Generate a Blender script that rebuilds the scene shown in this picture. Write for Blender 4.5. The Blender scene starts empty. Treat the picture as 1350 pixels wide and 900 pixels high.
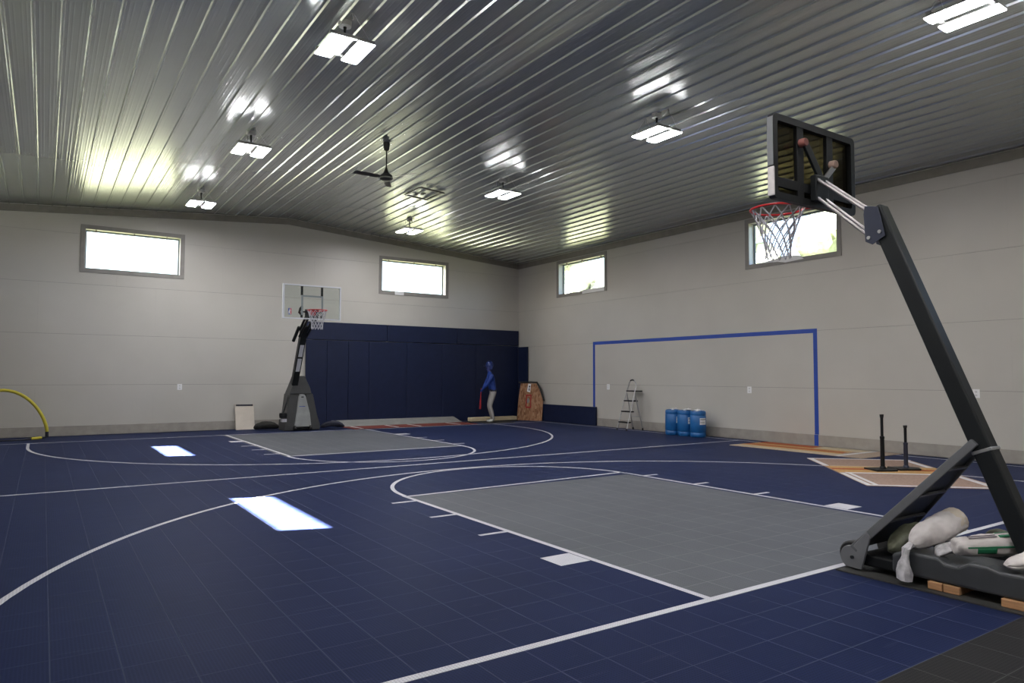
import bpy, bmesh, math, random
from mathutils import Vector, Matrix
random.seed(7)
SC = bpy.context.scene
COL = SC.collection

# ------------------------------------------------------------------ camera
cam_d = bpy.data.cameras.new('camera')
cam = bpy.data.objects.new('camera', cam_d)
COL.objects.link(cam)
SC.camera = cam
CAM = Vector((-5.41032, -3.06401, 1.42731))
FWD = Vector((0.55711689, 0.82894758, 0.04966564))
RGT = Vector((0.82989305, -0.55791583, 0.00272913))
UPV = Vector((-0.02997155, -0.03969672, 0.99876217))
cam.matrix_world = Matrix((
    (RGT.x, UPV.x, -FWD.x, CAM.x), (RGT.y, UPV.y, -FWD.y, CAM.y),
    (RGT.z, UPV.z, -FWD.z, CAM.z), (0, 0, 0, 1)))
cam_d.sensor_width = 36.0
cam_d.lens = 24.495
cam_d.clip_start = 0.05
cam_d.clip_end = 400

# ------------------------------------------------------------------ world, sun, exposure
world = bpy.data.worlds.new('world')
SC.world = world
world.use_nodes = True
wn, wl = world.node_tree.nodes, world.node_tree.links
wn.clear()
SUN_DIR = Vector((1.025, -0.35, -1.0)).normalized()      # direction the light travels
sky = wn.new('ShaderNodeTexSky')
sky.sky_type = 'NISHITA'
sky.sun_disc = False
sky.sun_elevation = math.asin(-SUN_DIR.z)
sky.sun_rotation = math.atan2(-SUN_DIR.x, -SUN_DIR.y)
sky.air_density = 1.0
sky.dust_density = 4.0
bg = wn.new('ShaderNodeBackground')
bg.inputs['Strength'].default_value = 1.0
wo = wn.new('ShaderNodeOutputWorld')
wl.new(sky.outputs[0], bg.inputs['Color'])
wl.new(bg.outputs[0], wo.inputs['Surface'])
sun_d = bpy.data.lights.new('sun', 'SUN')
sun_d.energy = 360
sun_d.angle = math.radians(0.53)
sun_d.color = (1.0, 0.97, 0.92)
sun = bpy.data.objects.new('sun', sun_d)
COL.objects.link(sun)
sun.rotation_euler = SUN_DIR.to_track_quat('-Z', 'Y').to_euler()
LAMP_STRENGTH = 140.0
SC.view_settings.view_transform = 'Standard'
SC.view_settings.look = 'None'
SC.view_settings.gamma = 1
SC.view_settings.use_curve_mapping = False
SC.view_settings.exposure = 0.0
SC.cycles.use_denoising = True
SC.cycles.max_bounces = 10
SC.cycles.diffuse_bounces = 5
SC.cycles.glossy_bounces = 5
SC.cycles.transparent_max_bounces = 12
SC.cycles.sample_clamp_indirect = 12
SC.cycles.caustics_reflective = False
SC.cycles.caustics_refractive = False


# ------------------------------------------------------------------ materials
class NT:
    """small helper to wire procedural materials"""
    def __init__(self, name):
        self.m = bpy.data.materials.new(name)
        self.m.use_nodes = True
        self.n, self.l = self.m.node_tree.nodes, self.m.node_tree.links
        self.b = self.n['Principled BSDF']
        self.tc = None

    def node(self, t, **kw):
        x = self.n.new(t)
        for k, v in kw.items():
            setattr(x, k, v)
        return x

    def co(self, which='Object'):
        if self.tc is None:
            self.tc = self.node('ShaderNodeTexCoord')
        return self.tc.outputs[which]

    def math(self, op, a, b=0.0):
        x = self.node('ShaderNodeMath', operation=op)
        for i, v in enumerate((a, b)):
            if isinstance(v, (int, float)):
                x.inputs[i].default_value = v
            else:
                self.l.new(v, x.inputs[i])
        return x.outputs[0]

    def noise(self, scale, detail=3, vec=None, rough=0.5, stretch=None):
        x = self.node('ShaderNodeTexNoise')
        x.inputs['Scale'].default_value = scale
        x.inputs['Detail'].default_value = detail
        x.inputs['Roughness'].default_value = rough
        v = vec if vec is not None else self.co()
        if stretch:
            mp = self.node('ShaderNodeMapping')
            mp.inputs['Scale'].default_value = stretch
            self.l.new(v, mp.inputs['Vector'])
            v = mp.outputs[0]
        self.l.new(v, x.inputs['Vector'])
        return x.outputs['Fac']

    def ramp(self, fac, stops):
        r = self.node('ShaderNodeValToRGB')
        e = r.color_ramp.elements
        while len(e) > 1:
            e.remove(e[-1])
        e[0].position = stops[0][0]
        e[0].color = (*stops[0][1], 1)
        for p, c in stops[1:]:
            x = e.new(p)
            x.color = (*c, 1)
        self.l.new(fac, r.inputs[0])
        return r.outputs[0]

    def mix(self, fac, a, b):
        x = self.node('ShaderNodeMix', data_type='RGBA')
        for i, v in ((0, fac), (6, a), (7, b)):
            if isinstance(v, (int, float)):
                x.inputs[i].default_value = v
            elif isinstance(v, tuple):
                x.inputs[i].default_value = (*v, 1)
            else:
                self.l.new(v, x.inputs[i])
        return x.outputs[2]

    def bump(self, h, strength=0.2, dist=0.01):
        x = self.node('ShaderNodeBump')
        x.inputs['Strength'].default_value = strength
        x.inputs['Distance'].default_value = dist
        self.l.new(h, x.inputs['Height'])
        self.l.new(x.outputs[0], self.b.inputs['Normal'])

    def setp(self, **kw):
        for k, v in kw.items():
            s = self.b.inputs[k.replace('_', ' ')]
            if isinstance(v, tuple):
                s.default_value = (*v, 1)
            elif isinstance(v, (int, float)):
                s.default_value = v
            else:
                self.l.new(v, s)
        return self


def simple(name, c, rough=0.5, metal=0.0, vary=0.10, scale=6.0, bump=0.0, bscale=60.0, spec=0.5, stretch=None):
    t = NT(name)
    lo = tuple(max(0, v * (1 - vary)) for v in c)
    hi = tuple(min(1, v * (1 + vary)) for v in c)
    t.setp(Base_Color=t.ramp(t.noise(scale, 4, stretch=stretch), [(0.3, lo), (0.7, hi)]), Roughness=rough, Metallic=metal)
    t.b.inputs['Specular IOR Level'].default_value = spec
    if bump:
        t.bump(t.noise(bscale, 3, stretch=stretch), bump, 0.004)
    return t.m


def perforated(name, c, vary=0.12, rough=0.46, hole=0.62, sheen=0.0):
    """snap-together court tile: an open grid of small square holes"""
    t = NT(name)
    sep = t.node('ShaderNodeSeparateXYZ')
    geo = t.node('ShaderNodeNewGeometry')
    t.l.new(geo.outputs['Position'], sep.inputs[0])
    P = 0.018
    fx = t.math('FRACT', t.math('DIVIDE', sep.outputs['X'], P))
    fy = t.math('FRACT', t.math('DIVIDE', sep.outputs['Y'], P))
    h = t.math('MULTIPLY', t.math('GREATER_THAN', fx, 0.42), t.math('GREATER_THAN', fy, 0.42))
    n = t.noise(0.9, 5, vec=geo.outputs['Position'], rough=0.6)
    s = t.noise(14, 3, vec=geo.outputs['Position'], stretch=(0.12, 1.0, 1))
    lo = tuple(v * (1 - vary) for v in c)
    hi = tuple(min(1, v * (1 + vary) + 0.002) for v in c)
    col = t.ramp(n, [(0.3, lo), (0.7, hi)])
    scuff = t.math('MULTIPLY', t.math('GREATER_THAN', s, 0.68), 0.02)
    col = t.mix(scuff, col, (0.45, 0.46, 0.52))
    dark = tuple(v * hole for v in c)
    col = t.mix(t.math('MULTIPLY', h, 0.8), col, dark)
    t.setp(Base_Color=col, Roughness=rough)
    t.b.inputs['Specular IOR Level'].default_value = 0.018
    t.b.inputs['Sheen Weight'].default_value = sheen
    t.b.inputs['Sheen Roughness'].default_value = 0.4
    t.b.inputs['Sheen Tint'].default_value = (0.38, 0.50, 1.0, 1)
    t.bump(t.math('SUBTRACT', 1.0, h), 0.12, 0.002)
    return t.m


def emit(name, c, s):
    t = NT(name)
    t.setp(Base_Color=c, Emission_Color=c, Emission_Strength=s)
    return t.m


def glass(name, tint=(1, 1, 1), gloss=0.08):
    t = NT(name)
    tr = t.node('ShaderNodeBsdfTransparent')
    tr.inputs[0].default_value = (*tint, 1)
    gl = t.node('ShaderNodeBsdfGlossy')
    gl.inputs['Roughness'].default_value = 0.02
    lw = t.node('ShaderNodeLayerWeight')
    fr = t.node('ShaderNodeMath', operation='MULTIPLY_ADD')
    t.l.new(t.math('POWER', lw.outputs['Facing'], 5.0), fr.inputs[0])
    fr.inputs[1].default_value = 0.85
    fr.inputs[2].default_value = 0.035
    mx = t.node('ShaderNodeMixShader')
    t.l.new(fr.outputs[0], mx.inputs[0])
    t.l.new(tr.outputs[0], mx.inputs[1])
    t.l.new(gl.outputs[0], mx.inputs[2])
    t.l.new(mx.outputs[0], t.n['Material Output'].inputs['Surface'])
    return t.m


M = {}
def wall_paint(name, c):
    t = NT(name)
    geo = t.node('ShaderNodeNewGeometry')
    n = t.noise(0.7, 4, vec=geo.outputs['Position'])
    t.setp(Base_Color=t.ramp(n, [(0.3, tuple(v * 0.95 for v in c)), (0.7, tuple(v * 1.04 for v in c))]), Roughness=0.40)
    v = t.node('ShaderNodeTexVoronoi')
    v.inputs['Scale'].default_value = 34
    mp = t.node('ShaderNodeMapping')
    mp.inputs['Scale'].default_value = (1.0, 1.0, 0.6)
    t.l.new(geo.outputs['Position'], mp.inputs[0])
    t.l.new(mp.outputs[0], v.inputs['Vector'])
    t.bump(v.outputs['Color'], 0.10, 0.003)
    return t.m
M['wall'] = wall_paint('wall_paint', (0.525, 0.503, 0.455))
M['wall_gap'] = simple('wall_joint', (0.16, 0.15, 0.135), 0.8)
M['trim'] = simple('taupe_trim', (0.27, 0.255, 0.235), 0.5, bump=0.05)
M['crown'] = simple('crown_trim', (0.225, 0.21, 0.18), 0.5, bump=0.05)
M['baseboard'] = simple('baseboard_paint', (0.34, 0.315, 0.28), 0.45, bump=0.05)
M['vinyl'] = simple('white_vinyl', (0.75, 0.76, 0.76), 0.35, vary=0.03)
M['glass'] = glass('window_glass')
def ceiling_metal():
    t = NT('ribbed_ceiling_metal')
    geo = t.node('ShaderNodeNewGeometry')
    n = t.noise(0.5, 3, vec=geo.outputs['Position'])
    t.setp(Base_Color=t.ramp(n, [(0.3, (0.57, 0.605, 0.575)), (0.7, (0.61, 0.645, 0.615))]), Metallic=0.62, Roughness=0.23)
    t.b.inputs['Specular IOR Level'].default_value = 0.6
    return t.m
M['ceiling'] = ceiling_metal()
M['blue_tile'] = perforated('blue_court_tile', (0.0122, 0.0185, 0.058), sheen=0.09)
M['grey_tile'] = perforated('grey_court_tile', (0.118, 0.125, 0.134), hole=0.72, sheen=0.04)
M['black_tile'] = perforated('charcoal_court_tile', (0.028, 0.028, 0.029))
M['white_paint'] = perforated('white_court_paint', (0.60, 0.60, 0.64), vary=0.05, hole=0.66)
M['tile_rim'] = simple('tile_rim', (0.046, 0.055, 0.103), 0.6, spec=0.05)  # rim colours lighter than the tiles: light caught on bevelled edges, put into colour
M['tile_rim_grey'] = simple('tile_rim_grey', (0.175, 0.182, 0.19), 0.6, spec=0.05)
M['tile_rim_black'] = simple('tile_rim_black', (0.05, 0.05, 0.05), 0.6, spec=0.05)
M['slab'] = simple('slab_concrete', (0.10, 0.10, 0.12), 0.8)
M['pad'] = simple('navy_vinyl_pad', (0.0095, 0.0155, 0.047), 0.45, spec=0.3, bump=0.08, bscale=220)
M['pad_edge'] = simple('navy_pad_edge', (0.008, 0.010, 0.03), 0.5)
M['tape'] = simple('blue_tape', (0.010, 0.058, 0.36), 0.5, vary=0.05)
M['plate'] = simple('white_plate', (0.85, 0.85, 0.85), 0.4, vary=0.02)
M['plate_dark'] = simple('plate_slot', (0.10, 0.10, 0.10), 0.5)
M['black_plastic'] = simple('black_plastic', (0.008, 0.009, 0.010), 0.5, bump=0.04, spec=0.25)
M['black_metal'] = simple('black_powdercoat', (0.008, 0.010, 0.011), 0.45, bump=0.03, spec=0.3)
M['navy_metal'] = simple('navy_powdercoat', (0.022, 0.027, 0.05), 0.38)
M['grey_plastic'] = simple('grey_plastic', (0.16, 0.165, 0.172), 0.45, bump=0.05)
M['flange_grey'] = simple('strut_edge_grey', (0.10, 0.104, 0.11), 0.5, bump=0.05)
M['dark_grey_plastic'] = simple('dark_grey_plastic', (0.050, 0.054, 0.058), 0.45, vary=0.15, bump=0.05)
M['charcoal'] = simple('charcoal_plastic', (0.05, 0.051, 0.05), 0.5, bump=0.05)
M['chrome'] = simple('zinc_tube', (0.30, 0.27, 0.27), 0.42, metal=0.7, vary=0.05)
M['steel'] = simple('galvanised_steel', (0.42, 0.42, 0.42), 0.35, metal=0.8)
M['rim_red'] = simple('rim_red', (0.55, 0.018, 0.022), 0.35, vary=0.05)
M['knob_red'] = simple('faded_red_knob', (0.22, 0.07, 0.055), 0.6)
M['net'] = simple('white_net_cord', (0.50, 0.49, 0.52), 0.9, vary=0.05, spec=0.1)
M['smoked'] = glass('smoked_panel', (0.26, 0.235, 0.185))
M['acrylic'] = glass('clear_acrylic', (0.90, 0.925, 0.915))
M['alu'] = simple('white_aluminium', (0.70, 0.72, 0.76), 0.35, metal=0.2, vary=0.03)
M['alu_grey'] = simple('grey_line_paint', (0.20, 0.24, 0.25), 0.4)
M['pad_grey'] = simple('pale_grey_pad', (0.30, 0.31, 0.30), 0.5, bump=0.05)
M['sticker'] = simple('white_sticker', (0.55, 0.55, 0.58), 0.4)
M['logo_blue'] = simple('logo_blue', (0.02, 0.05, 0.30), 0.4)
M['logo_red'] = simple('logo_red', (0.50, 0.02, 0.05), 0.4)
M['sack'] = simple('white_woven_sack', (0.62, 0.58, 0.56), 0.75, vary=0.10, scale=12, bump=0.3, bscale=40)
M['sack_cream'] = simple('cream_woven_sack', (0.60, 0.53, 0.43), 0.75, vary=0.12, scale=9, bump=0.3, bscale=40)
M['plastic_bag'] = simple('crumpled_plastic', (0.50, 0.49, 0.50), 0.35, vary=0.3, scale=22, bump=0.6, bscale=30)
M['green_bag'] = simple('olive_bag', (0.10, 0.105, 0.07), 0.6, vary=0.4, scale=16, bump=0.5, bscale=24)
M['green_print'] = simple('green_print', (0.012, 0.17, 0.075), 0.5)
M['grey_print'] = simple('grey_print', (0.16, 0.13, 0.15), 0.5)
M['dark_bag'] = simple('dark_sandbag', (0.028, 0.027, 0.024), 0.8, vary=0.3, bump=0.4, bscale=30)
M['dark_blue_bag'] = simple('dark_navy_bag', (0.022, 0.024, 0.04), 0.8, vary=0.4, bump=0.4, bscale=30)
M['rubber_mat'] = simple('rubber_mat', (0.033, 0.033, 0.031), 0.7, bump=0.1)
M['rubber'] = simple('black_rubber', (0.010, 0.010, 0.010), 0.6)
M['pine'] = simple('pine_wood', (0.46, 0.25, 0.12), 0.6, vary=0.25, scale=5, stretch=(12, 1, 12))
M['turf_red'] = simple('red_turf', (0.17, 0.030, 0.022), 0.9, vary=0.25, scale=40, bump=0.4, bscale=300)
M['turf_tan'] = simple('tan_turf', (0.345, 0.235, 0.185), 0.9, vary=0.18, scale=30, bump=0.4, bscale=300)
M['turf_tan_light'] = simple('light_tan_turf', (0.40, 0.31, 0.24), 0.9, vary=0.15, scale=30, bump=0.4, bscale=300)
M['turf_orange'] = simple('orange_turf', (0.52, 0.30, 0.11), 0.9, vary=0.15, scale=30)
M['turf_cream'] = simple('cream_turf', (0.55, 0.46, 0.32), 0.9, vary=0.12, scale=30)
M['turf_rust'] = simple('rust_turf', (0.40, 0.085, 0.022), 0.9, vary=0.15, scale=30)
M['turf_white'] = simple('white_turf', (0.66, 0.64, 0.64), 0.9, vary=0.08, scale=30)
M['ramp'] = simple('grey_ramp_carpet', (0.26, 0.26, 0.25), 0.9, bump=0.2)
M['foam_cream'] = simple('cream_foam', (0.62, 0.52, 0.34), 0.7, bump=0.1)
M['osb'] = None
def osb():
    t = NT('strand_board')
    v = t.node('ShaderNodeTexVoronoi')
    v.inputs['Scale'].default_value = 26
    mp = t.node('ShaderNodeMapping')
    mp.inputs['Scale'].default_value = (1, 1, 0.45)
    mp.inputs['Rotation'].default_value = (0.3, 0.4, 0.5)
    t.l.new(t.co(), mp.inputs[0])
    t.l.new(mp.outputs[0], v.inputs['Vector'])
    s = t.node('ShaderNodeSeparateColor')
    t.l.new(v.outputs['Color'], s.inputs[0])
    t.setp(Base_Color=t.ramp(s.outputs[0], [(0.0, (0.20, 0.085, 0.035)), (0.5, (0.34, 0.16, 0.075)), (1.0, (0.44, 0.25, 0.14))]), Roughness=0.7)
    return t.m
M['osb'] = osb()
M['red_tape'] = simple('red_tape', (0.34, 0.012, 0.012), 0.5)
M['barrel'] = simple('blue_barrel_plastic', (0.014, 0.125, 0.36), 0.38, vary=0.08, bump=0.03)
M['bat_red'] = simple('red_bat_paint', (0.40, 0.02, 0.03), 0.35)
M['royal'] = simple('royal_blue_jersey', (0.010, 0.045, 0.26), 0.7, bump=0.2, bscale=30)
M['royal_dark'] = simple('royal_blue_helmet', (0.008, 0.025, 0.14), 0.4)
M['face'] = simple('bluish_face', (0.05, 0.06, 0.20), 0.6)
M['trousers'] = simple('pale_grey_trousers', (0.36, 0.34, 0.32), 0.8, bump=0.2, bscale=30)
M['shoes'] = simple('pale_shoes', (0.40, 0.41, 0.37), 0.6)
M['belt'] = simple('dark_belt', (0.008, 0.009, 0.02), 0.5)
M['yellow'] = simple('yellow_sleeve', (0.50, 0.43, 0.035), 0.6, bump=0.1)
M['board_white'] = simple('off_white_board', (0.58, 0.52, 0.44), 0.6, vary=0.05)
M['fan'] = simple('bronze_fan', (0.045, 0.043, 0.037), 0.4)
M['fan_band'] = simple('fan_band', (0.5, 0.5, 0.46), 0.4)
M['lamp_body'] = simple('white_lamp_body', (0.62, 0.62, 0.62), 0.4, vary=0.03)
M['lamp_grey'] = simple('grey_canopy', (0.34, 0.34, 0.33), 0.4)
M['lamp'] = emit('lit_lens', (1.0, 0.985, 1.0), LAMP_STRENGTH)
M['roof'] = simple('roof_metal', (0.25, 0.25, 0.25), 0.5)
M['grass'] = simple('sunny_lawn', (0.030, 0.032, 0.012), 0.9, vary=0.35, scale=0.8, bump=0.3, bscale=30)
M['leaf'] = simple('leafy_crown', (0.34, 0.37, 0.28), 0.7, vary=0.6, scale=1.6, bump=0.8, bscale=6)
M['leaf_pale'] = simple('pale_leafy_crown', (0.42, 0.45, 0.36), 0.7, vary=0.6, scale=1.6, bump=0.8, bscale=6)
M['bark'] = simple('bark', (0.10, 0.08, 0.06), 0.9, bump=0.5, bscale=20)


# ------------------------------------------------------------------ mesh helpers
def top_of(o):
    while o.parent is not None:
        o = o.parent
    return o


class MB:
    """collects shapes in one bmesh; build() links them as ONE mesh object"""
    def __init__(self):
        self.bm = bmesh.new()

    def face(self, vs, mi=0):
        try:
            f = self.bm.faces.new(vs)
            f.material_index = mi
            return f
        except ValueError:
            return None

    def hexa(self, c8, mi=0):
        """8 corners: bottom loop 0-3, top loop 4-7"""
        v = [self.bm.verts.new(c) for c in c8]
        for q in ((3, 2, 1, 0), (4, 5, 6, 7), (0, 1, 5, 4), (1, 2, 6, 5), (2, 3, 7, 6), (3, 0, 4, 7)):
            self.face([v[i] for i in q], mi)
        return self

    def box(self, x0, x1, y0, y1, z0, z1, mi=0):
        return self.hexa([(x0, y0, z0), (x1, y0, z0), (x1, y1, z0), (x0, y1, z0),
                          (x0, y0, z1), (x1, y0, z1), (x1, y1, z1), (x0, y1, z1)], mi)

    def obox(self, c, ax, ay, az, mi=0):
        """oriented box: centre and three half-axis vectors"""
        c, ax, ay, az = Vector(c), Vector(ax), Vector(ay), Vector(az)
        p = []
        for sz in (-1, 1):
            for sx, sy in ((-1, -1), (1, -1), (1, 1), (-1, 1)):
                p.append(c + ax * sx + ay * sy + az * sz)
        return self.hexa(p, mi)

    def prism(self, poly, d, mi=0):
        """closed polygon (3D points) pushed along vector d"""
        d = Vector(d)
        a = [self.bm.verts.new(Vector(p)) for p in poly]
        b = [self.bm.verts.new(Vector(p) + d) for p in poly]
        n = len(a)
        self.face(a[::-1], mi)
        self.face(b, mi)
        for i in range(n):
            j = (i + 1) % n
            self.face([a[i], a[j], b[j], b[i]], mi)
        return self

    def tube(self, pts, r, seg=8, mi=0, closed=False, ell=None):
        """tube through points; r one radius or one per point; ell=(a,b) radii factors"""
        pts = [Vector(p) for p in pts]
        n = len(pts)
        rs = r if isinstance(r, (list, tuple)) else [r] * n
        rings, prev = [], None
        for i, p in enumerate(pts):
            if closed:
                t = pts[(i + 1) % n] - pts[i - 1]
            else:
                t = pts[min(i + 1, n - 1)] - pts[max(i - 1, 0)]
            t.normalize()
            if prev is None:
                ref = Vector((0, 0, 1)) if abs(t.z) < 0.9 else Vector((1, 0, 0))
                u = t.cross(ref).normalized()
            else:
                u = (prev - t * prev.dot(t)).normalized()
            prev = u
            w = t.cross(u)
            ea, eb = ell if ell else (1, 1)
            rings.append([self.bm.verts.new(p + (u * math.cos(2 * math.pi * k / seg) * ea + w * math.sin(2 * math.pi * k / seg) * eb) * rs[i]) for k in range(seg)])
        m = n if closed else n - 1
        for i in range(m):
            A, B = rings[i], rings[(i + 1) % n]
            for k in range(seg):
                self.face([A[k], A[(k + 1) % seg], B[(k + 1) % seg], B[k]], mi)
        if not closed:
            self.face(rings[0][::-1], mi)
            self.face(rings[-1], mi)
        return self

    def lathe(self, prof, c=(0, 0, 0), seg=24, mi=0, axis='z'):
        """profile [(r, h)] turned about an axis through c"""
        c = Vector(c)
        rings = []
        for r, h in prof:
            ring = []
            for k in range(seg):
                a = 2 * math.pi * k / seg
                x, y = r * math.cos(a), r * math.sin(a)
                v = {'z': (x, y, h), 'x': (h, x, y), 'y': (y, h, x)}[axis]
                ring.append(self.bm.verts.new(c + Vector(v)))
            rings.append(ring)
        for A, B in zip(rings, rings[1:]):
            for k in range(seg):
                self.face([A[k], A[(k + 1) % seg], B[(k + 1) % seg], B[k]], mi)
        self.face(rings[0][::-1], mi)
        self.face(rings[-1], mi)
        return self

    def build(self, name, mat, parent=None, smooth=False, bevel=0.0, seg=2, sub=0):
        bm = self.bm
        bmesh.ops.recalc_face_normals(bm, faces=bm.faces)
        off = Vector((0, 0, 0))
        if parent is not None:
            off = top_of(parent).location.copy()
            bmesh.ops.translate(bm, verts=bm.verts, vec=-off)
        me = bpy.data.meshes.new(name)
        bm.to_mesh(me)
        bm.free()
        for m in (mat if isinstance(mat, (list, tuple)) else [mat]):
            me.materials.append(m)
        if smooth:
            for p in me.polygons:
                p.use_smooth = True
        o = bpy.data.objects.new(name, me)
        COL.objects.link(o)
        if parent is not None:
            o.parent = parent
        if bevel:
            b = o.modifiers.new('bevel', 'BEVEL')
            b.width = bevel
            b.segments = seg
            b.limit_method = 'ANGLE'
            b.harden_normals = False
        if sub:
            s = o.modifiers.new('sub', 'SUBSURF')
            s.levels = s.render_levels = sub
        if smooth and not sub:
            try:
                me.set_sharp_from_angle(angle=math.radians(40))
            except Exception:
                pass
        return o


def thing(name, label, cat, loc=(0, 0, 0), group=None):
    o = bpy.data.objects.new(name, None)
    o.empty_display_size = 0.1
    COL.objects.link(o)
    o.location = loc
    o['label'] = label
    o['category'] = cat
    if group:
        o['group'] = group
    return o


def tag(o, label, cat, group=None, kind=None):
    o['label'] = label
    o['category'] = cat
    if group:
        o['group'] = group
    if kind:
        o['kind'] = kind
    return o


def struct(name, label, loc=(0, 0, 0)):
    o = bpy.data.objects.new(name, None)
    COL.objects.link(o)
    o.location = loc
    o['kind'] = 'structure'
    o['label'] = label
    return o


def copy_tree(o, parent=None):
    c = o.copy()
    COL.objects.link(c)
    c.parent = parent
    for ch in list(o.children):
        copy_tree(ch, c)
    return c


# ------------------------------------------------------------------ room dimensions
XR, XL = 7.92, -7.65          # inner faces of the long walls
YB, YN = 16.38, -6.4          # back wall, near wall (behind the camera)
RX, ZR, SL = 0.135, 5.82, 0.0741   # ridge line, ridge height, slope
WT = 0.24                     # wall thickness
def zc(x):
    return ZR - SL * abs(x - RX)
WIN_R = [(4.823, 7.149), (11.90, 14.247), (-2.25, 0.076)]       # windows on the long walls (y ranges, outer trim)
WIN_B = [(-4.766, -2.485), (2.851, 5.207)]                       # back wall (x ranges)
WZ0, WZ1 = 3.88, 5.03
TW = 0.10                     # trim width
OPEN = 0.09                   # opening starts this far inside the trim's outer edge

# ---- walls: a backing with openings, and 4 ft siding panels as parts
def wall_cells(a0, a1, z0, z1, holes):
    """split a rectangle into boxes that leave the holes free"""
    cuts = [(a0, a1, z0, z1)]
    for (h0, h1, hz0, hz1) in holes:
        out = []
        for (p0, p1, q0, q1) in cuts:
            if h1 <= p0 or h0 >= p1 or hz1 <= q0 or hz0 >= q1:
                out.append((p0, p1, q0, q1))
                continue
            if h0 > p0: out.append((p0, h0, q0, q1))
            if h1 < p1: out.append((h1, p1, q0, q1))
            m0, m1 = max(p0, h0), min(p1, h1)
            if hz0 > q0: out.append((m0, m1, q0, hz0))
            if hz1 < q1: out.append((m0, m1, hz1, q1))
        cuts = out
    return cuts


PT = 0.012
def make_wall(name, label, axis, face, sign, a0, a1, holes, top, roof_shape=False):
    """axis 'x': the wall runs along y at x=face (sign: direction out of the room); axis 'y': runs along x"""
    root = struct(name, label)
    def put(mb, p0, p1, q0, q1, d0, d1):
        f0, f1 = sorted((face + sign * d0, face + sign * d1))
        if axis == 'x':
            mb.box(f0, f1, p0, p1, q0, q1)
        else:
            mb.box(p0, p1, f0, f1, q0, q1)
    mb = MB()
    zt = 5.0 if roof_shape else top + 0.1
    for c in wall_cells(a0, a1, -0.2, zt, holes):
        put(mb, *c, PT, WT)
    if roof_shape:
        y0 = face + sign * PT
        d = (0, sign * (WT - PT), 0)
        hs = [(h0, h1, 5.0, h3) for h0, h1, h2, h3 in holes if h3 > 5.0]
        for c in wall_cells(a0, a1, 5.0, 5.2, []):
            put(mb, *c, PT, WT)
        mb.prism([(a0, y0, 5.2), (a1, y0, 5.2), (a1, y0, zc(a1) + 0.12), (RX, y0, ZR + 0.12), (a0, y0, zc(a0) + 0.12)], d)
    o = mb.build('backing', M['wall_gap'], root)
    # siding panels
    rows = [(-0.0, 1.195), (1.195, 2.395), (2.395, 3.595), (3.595, 4.795), (4.795, 6.0)]
    g = 0.0025
    for ri, (q0, q1) in enumerate(rows):
        p = a0 - (1.22 if ri % 2 else 0.35)
        while p < a1:
            s0, s1 = max(p, a0) + 0.0004, min(p + 2.44, a1) - 0.0004
            p += 2.44
            if s1 - s0 < 0.05:
                continue
            mb = MB()
            if ri == 4:
                if roof_shape:
                    xs = [s0] + ([RX] if s0 < RX < s1 else []) + [s1]
                    y0 = face
                    hs = [h for h in holes if h[0] < s1 and h[1] > s0]
                    segs = []
                    if hs:
                        h = hs[0]
                        if h[0] > s0: segs.append((s0, h[0], q0))
                        segs.append((max(s0, h[0]), min(s1, h[1]), h[3]))
                        if h[1] < s1: segs.append((h[1], s1, q0))
                    else:
                        segs = [(s0, s1, q0)]
                    for (t0, t1, zb) in segs:
                        poly = [(t0, y0, zb + g), (t1, y0, zb + g), (t1, y0, zc(t1) - 0.01)]
                        if t0 < RX < t1:
                            poly.append((RX, y0, ZR - 0.01))
                        poly.append((t0, y0, zc(t0) - 0.01))
                        mb.prism(poly, (0, sign * PT, 0))
                else:
                    for c in wall_cells(s0, s1, q0 + g, top, holes):
                        put(mb, *c, 0, PT)
            else:
                for c in wall_cells(s0, s1, q0 + g, q1 - g, holes):
                    put(mb, *c, 0, PT)
            if len(mb.bm.faces):
                mb.build('wall_panel', M['wall'], root)
            else:
                mb.bm.free()
    return root


hz = (WZ0 + OPEN, WZ1 - OPEN)
holesR = [(a + OPEN, b - OPEN, *hz) for a, b in WIN_R]
holesB = [(a + OPEN, b - OPEN, *hz) for a, b in WIN_B]
make_wall('wall_right', 'long taupe wall with a blue tape goal and two high windows', 'x', XR, 1, YN - WT, YB + WT, holesR, zc(XR))
make_wall('wall_left', 'long taupe wall beyond the frame with high windows', 'x', XL, -1, YN - WT, YB + WT, holesR, zc(XL))
make_wall('wall_back', 'taupe gable wall behind the clear backboard hoop', 'y', YB, 1, XL, XR, holesB, 5.3, True)
make_wall('wall_front', 'plain taupe gable wall behind the viewer', 'y', YN, -1, XL, XR, [], 5.3, True)

# ---- ceiling: ribbed metal panels
ceil = struct('ceiling', 'ribbed galvanised metal ceiling with a low ridge')
PITCH, X0 = 0.2735, 0.123
def full_profile(xa, n):
    pts = []
    for k in range(n):
        b = xa + k * PITCH                      # midway between two ribs
        c = b + PITCH / 2
        def minor(m):
            pts.extend([(m - 0.012, 0.0), (m - 0.005, 0.0010), (m + 0.005, 0.0010), (m + 0.012, 0.0)])
        pts.append((b, 0.0))
        minor(b + 0.035)
        minor(b + 0.078)
        pts.extend([(c - 0.023, 0.0), (c - 0.009, 0.022), (c + 0.009, 0.022), (c + 0.023, 0.0)])
        minor(c + 0.055)
        minor(c + 0.098)
    pts.append((xa + n * PITCH, 0.0))
    return pts
k0 = -29
xa = X0 - PITCH / 2 + k0 * PITCH
edges = []
while xa < XR + 0.2:
    edges.append(xa)
    xa += 3 * PITCH
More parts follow.
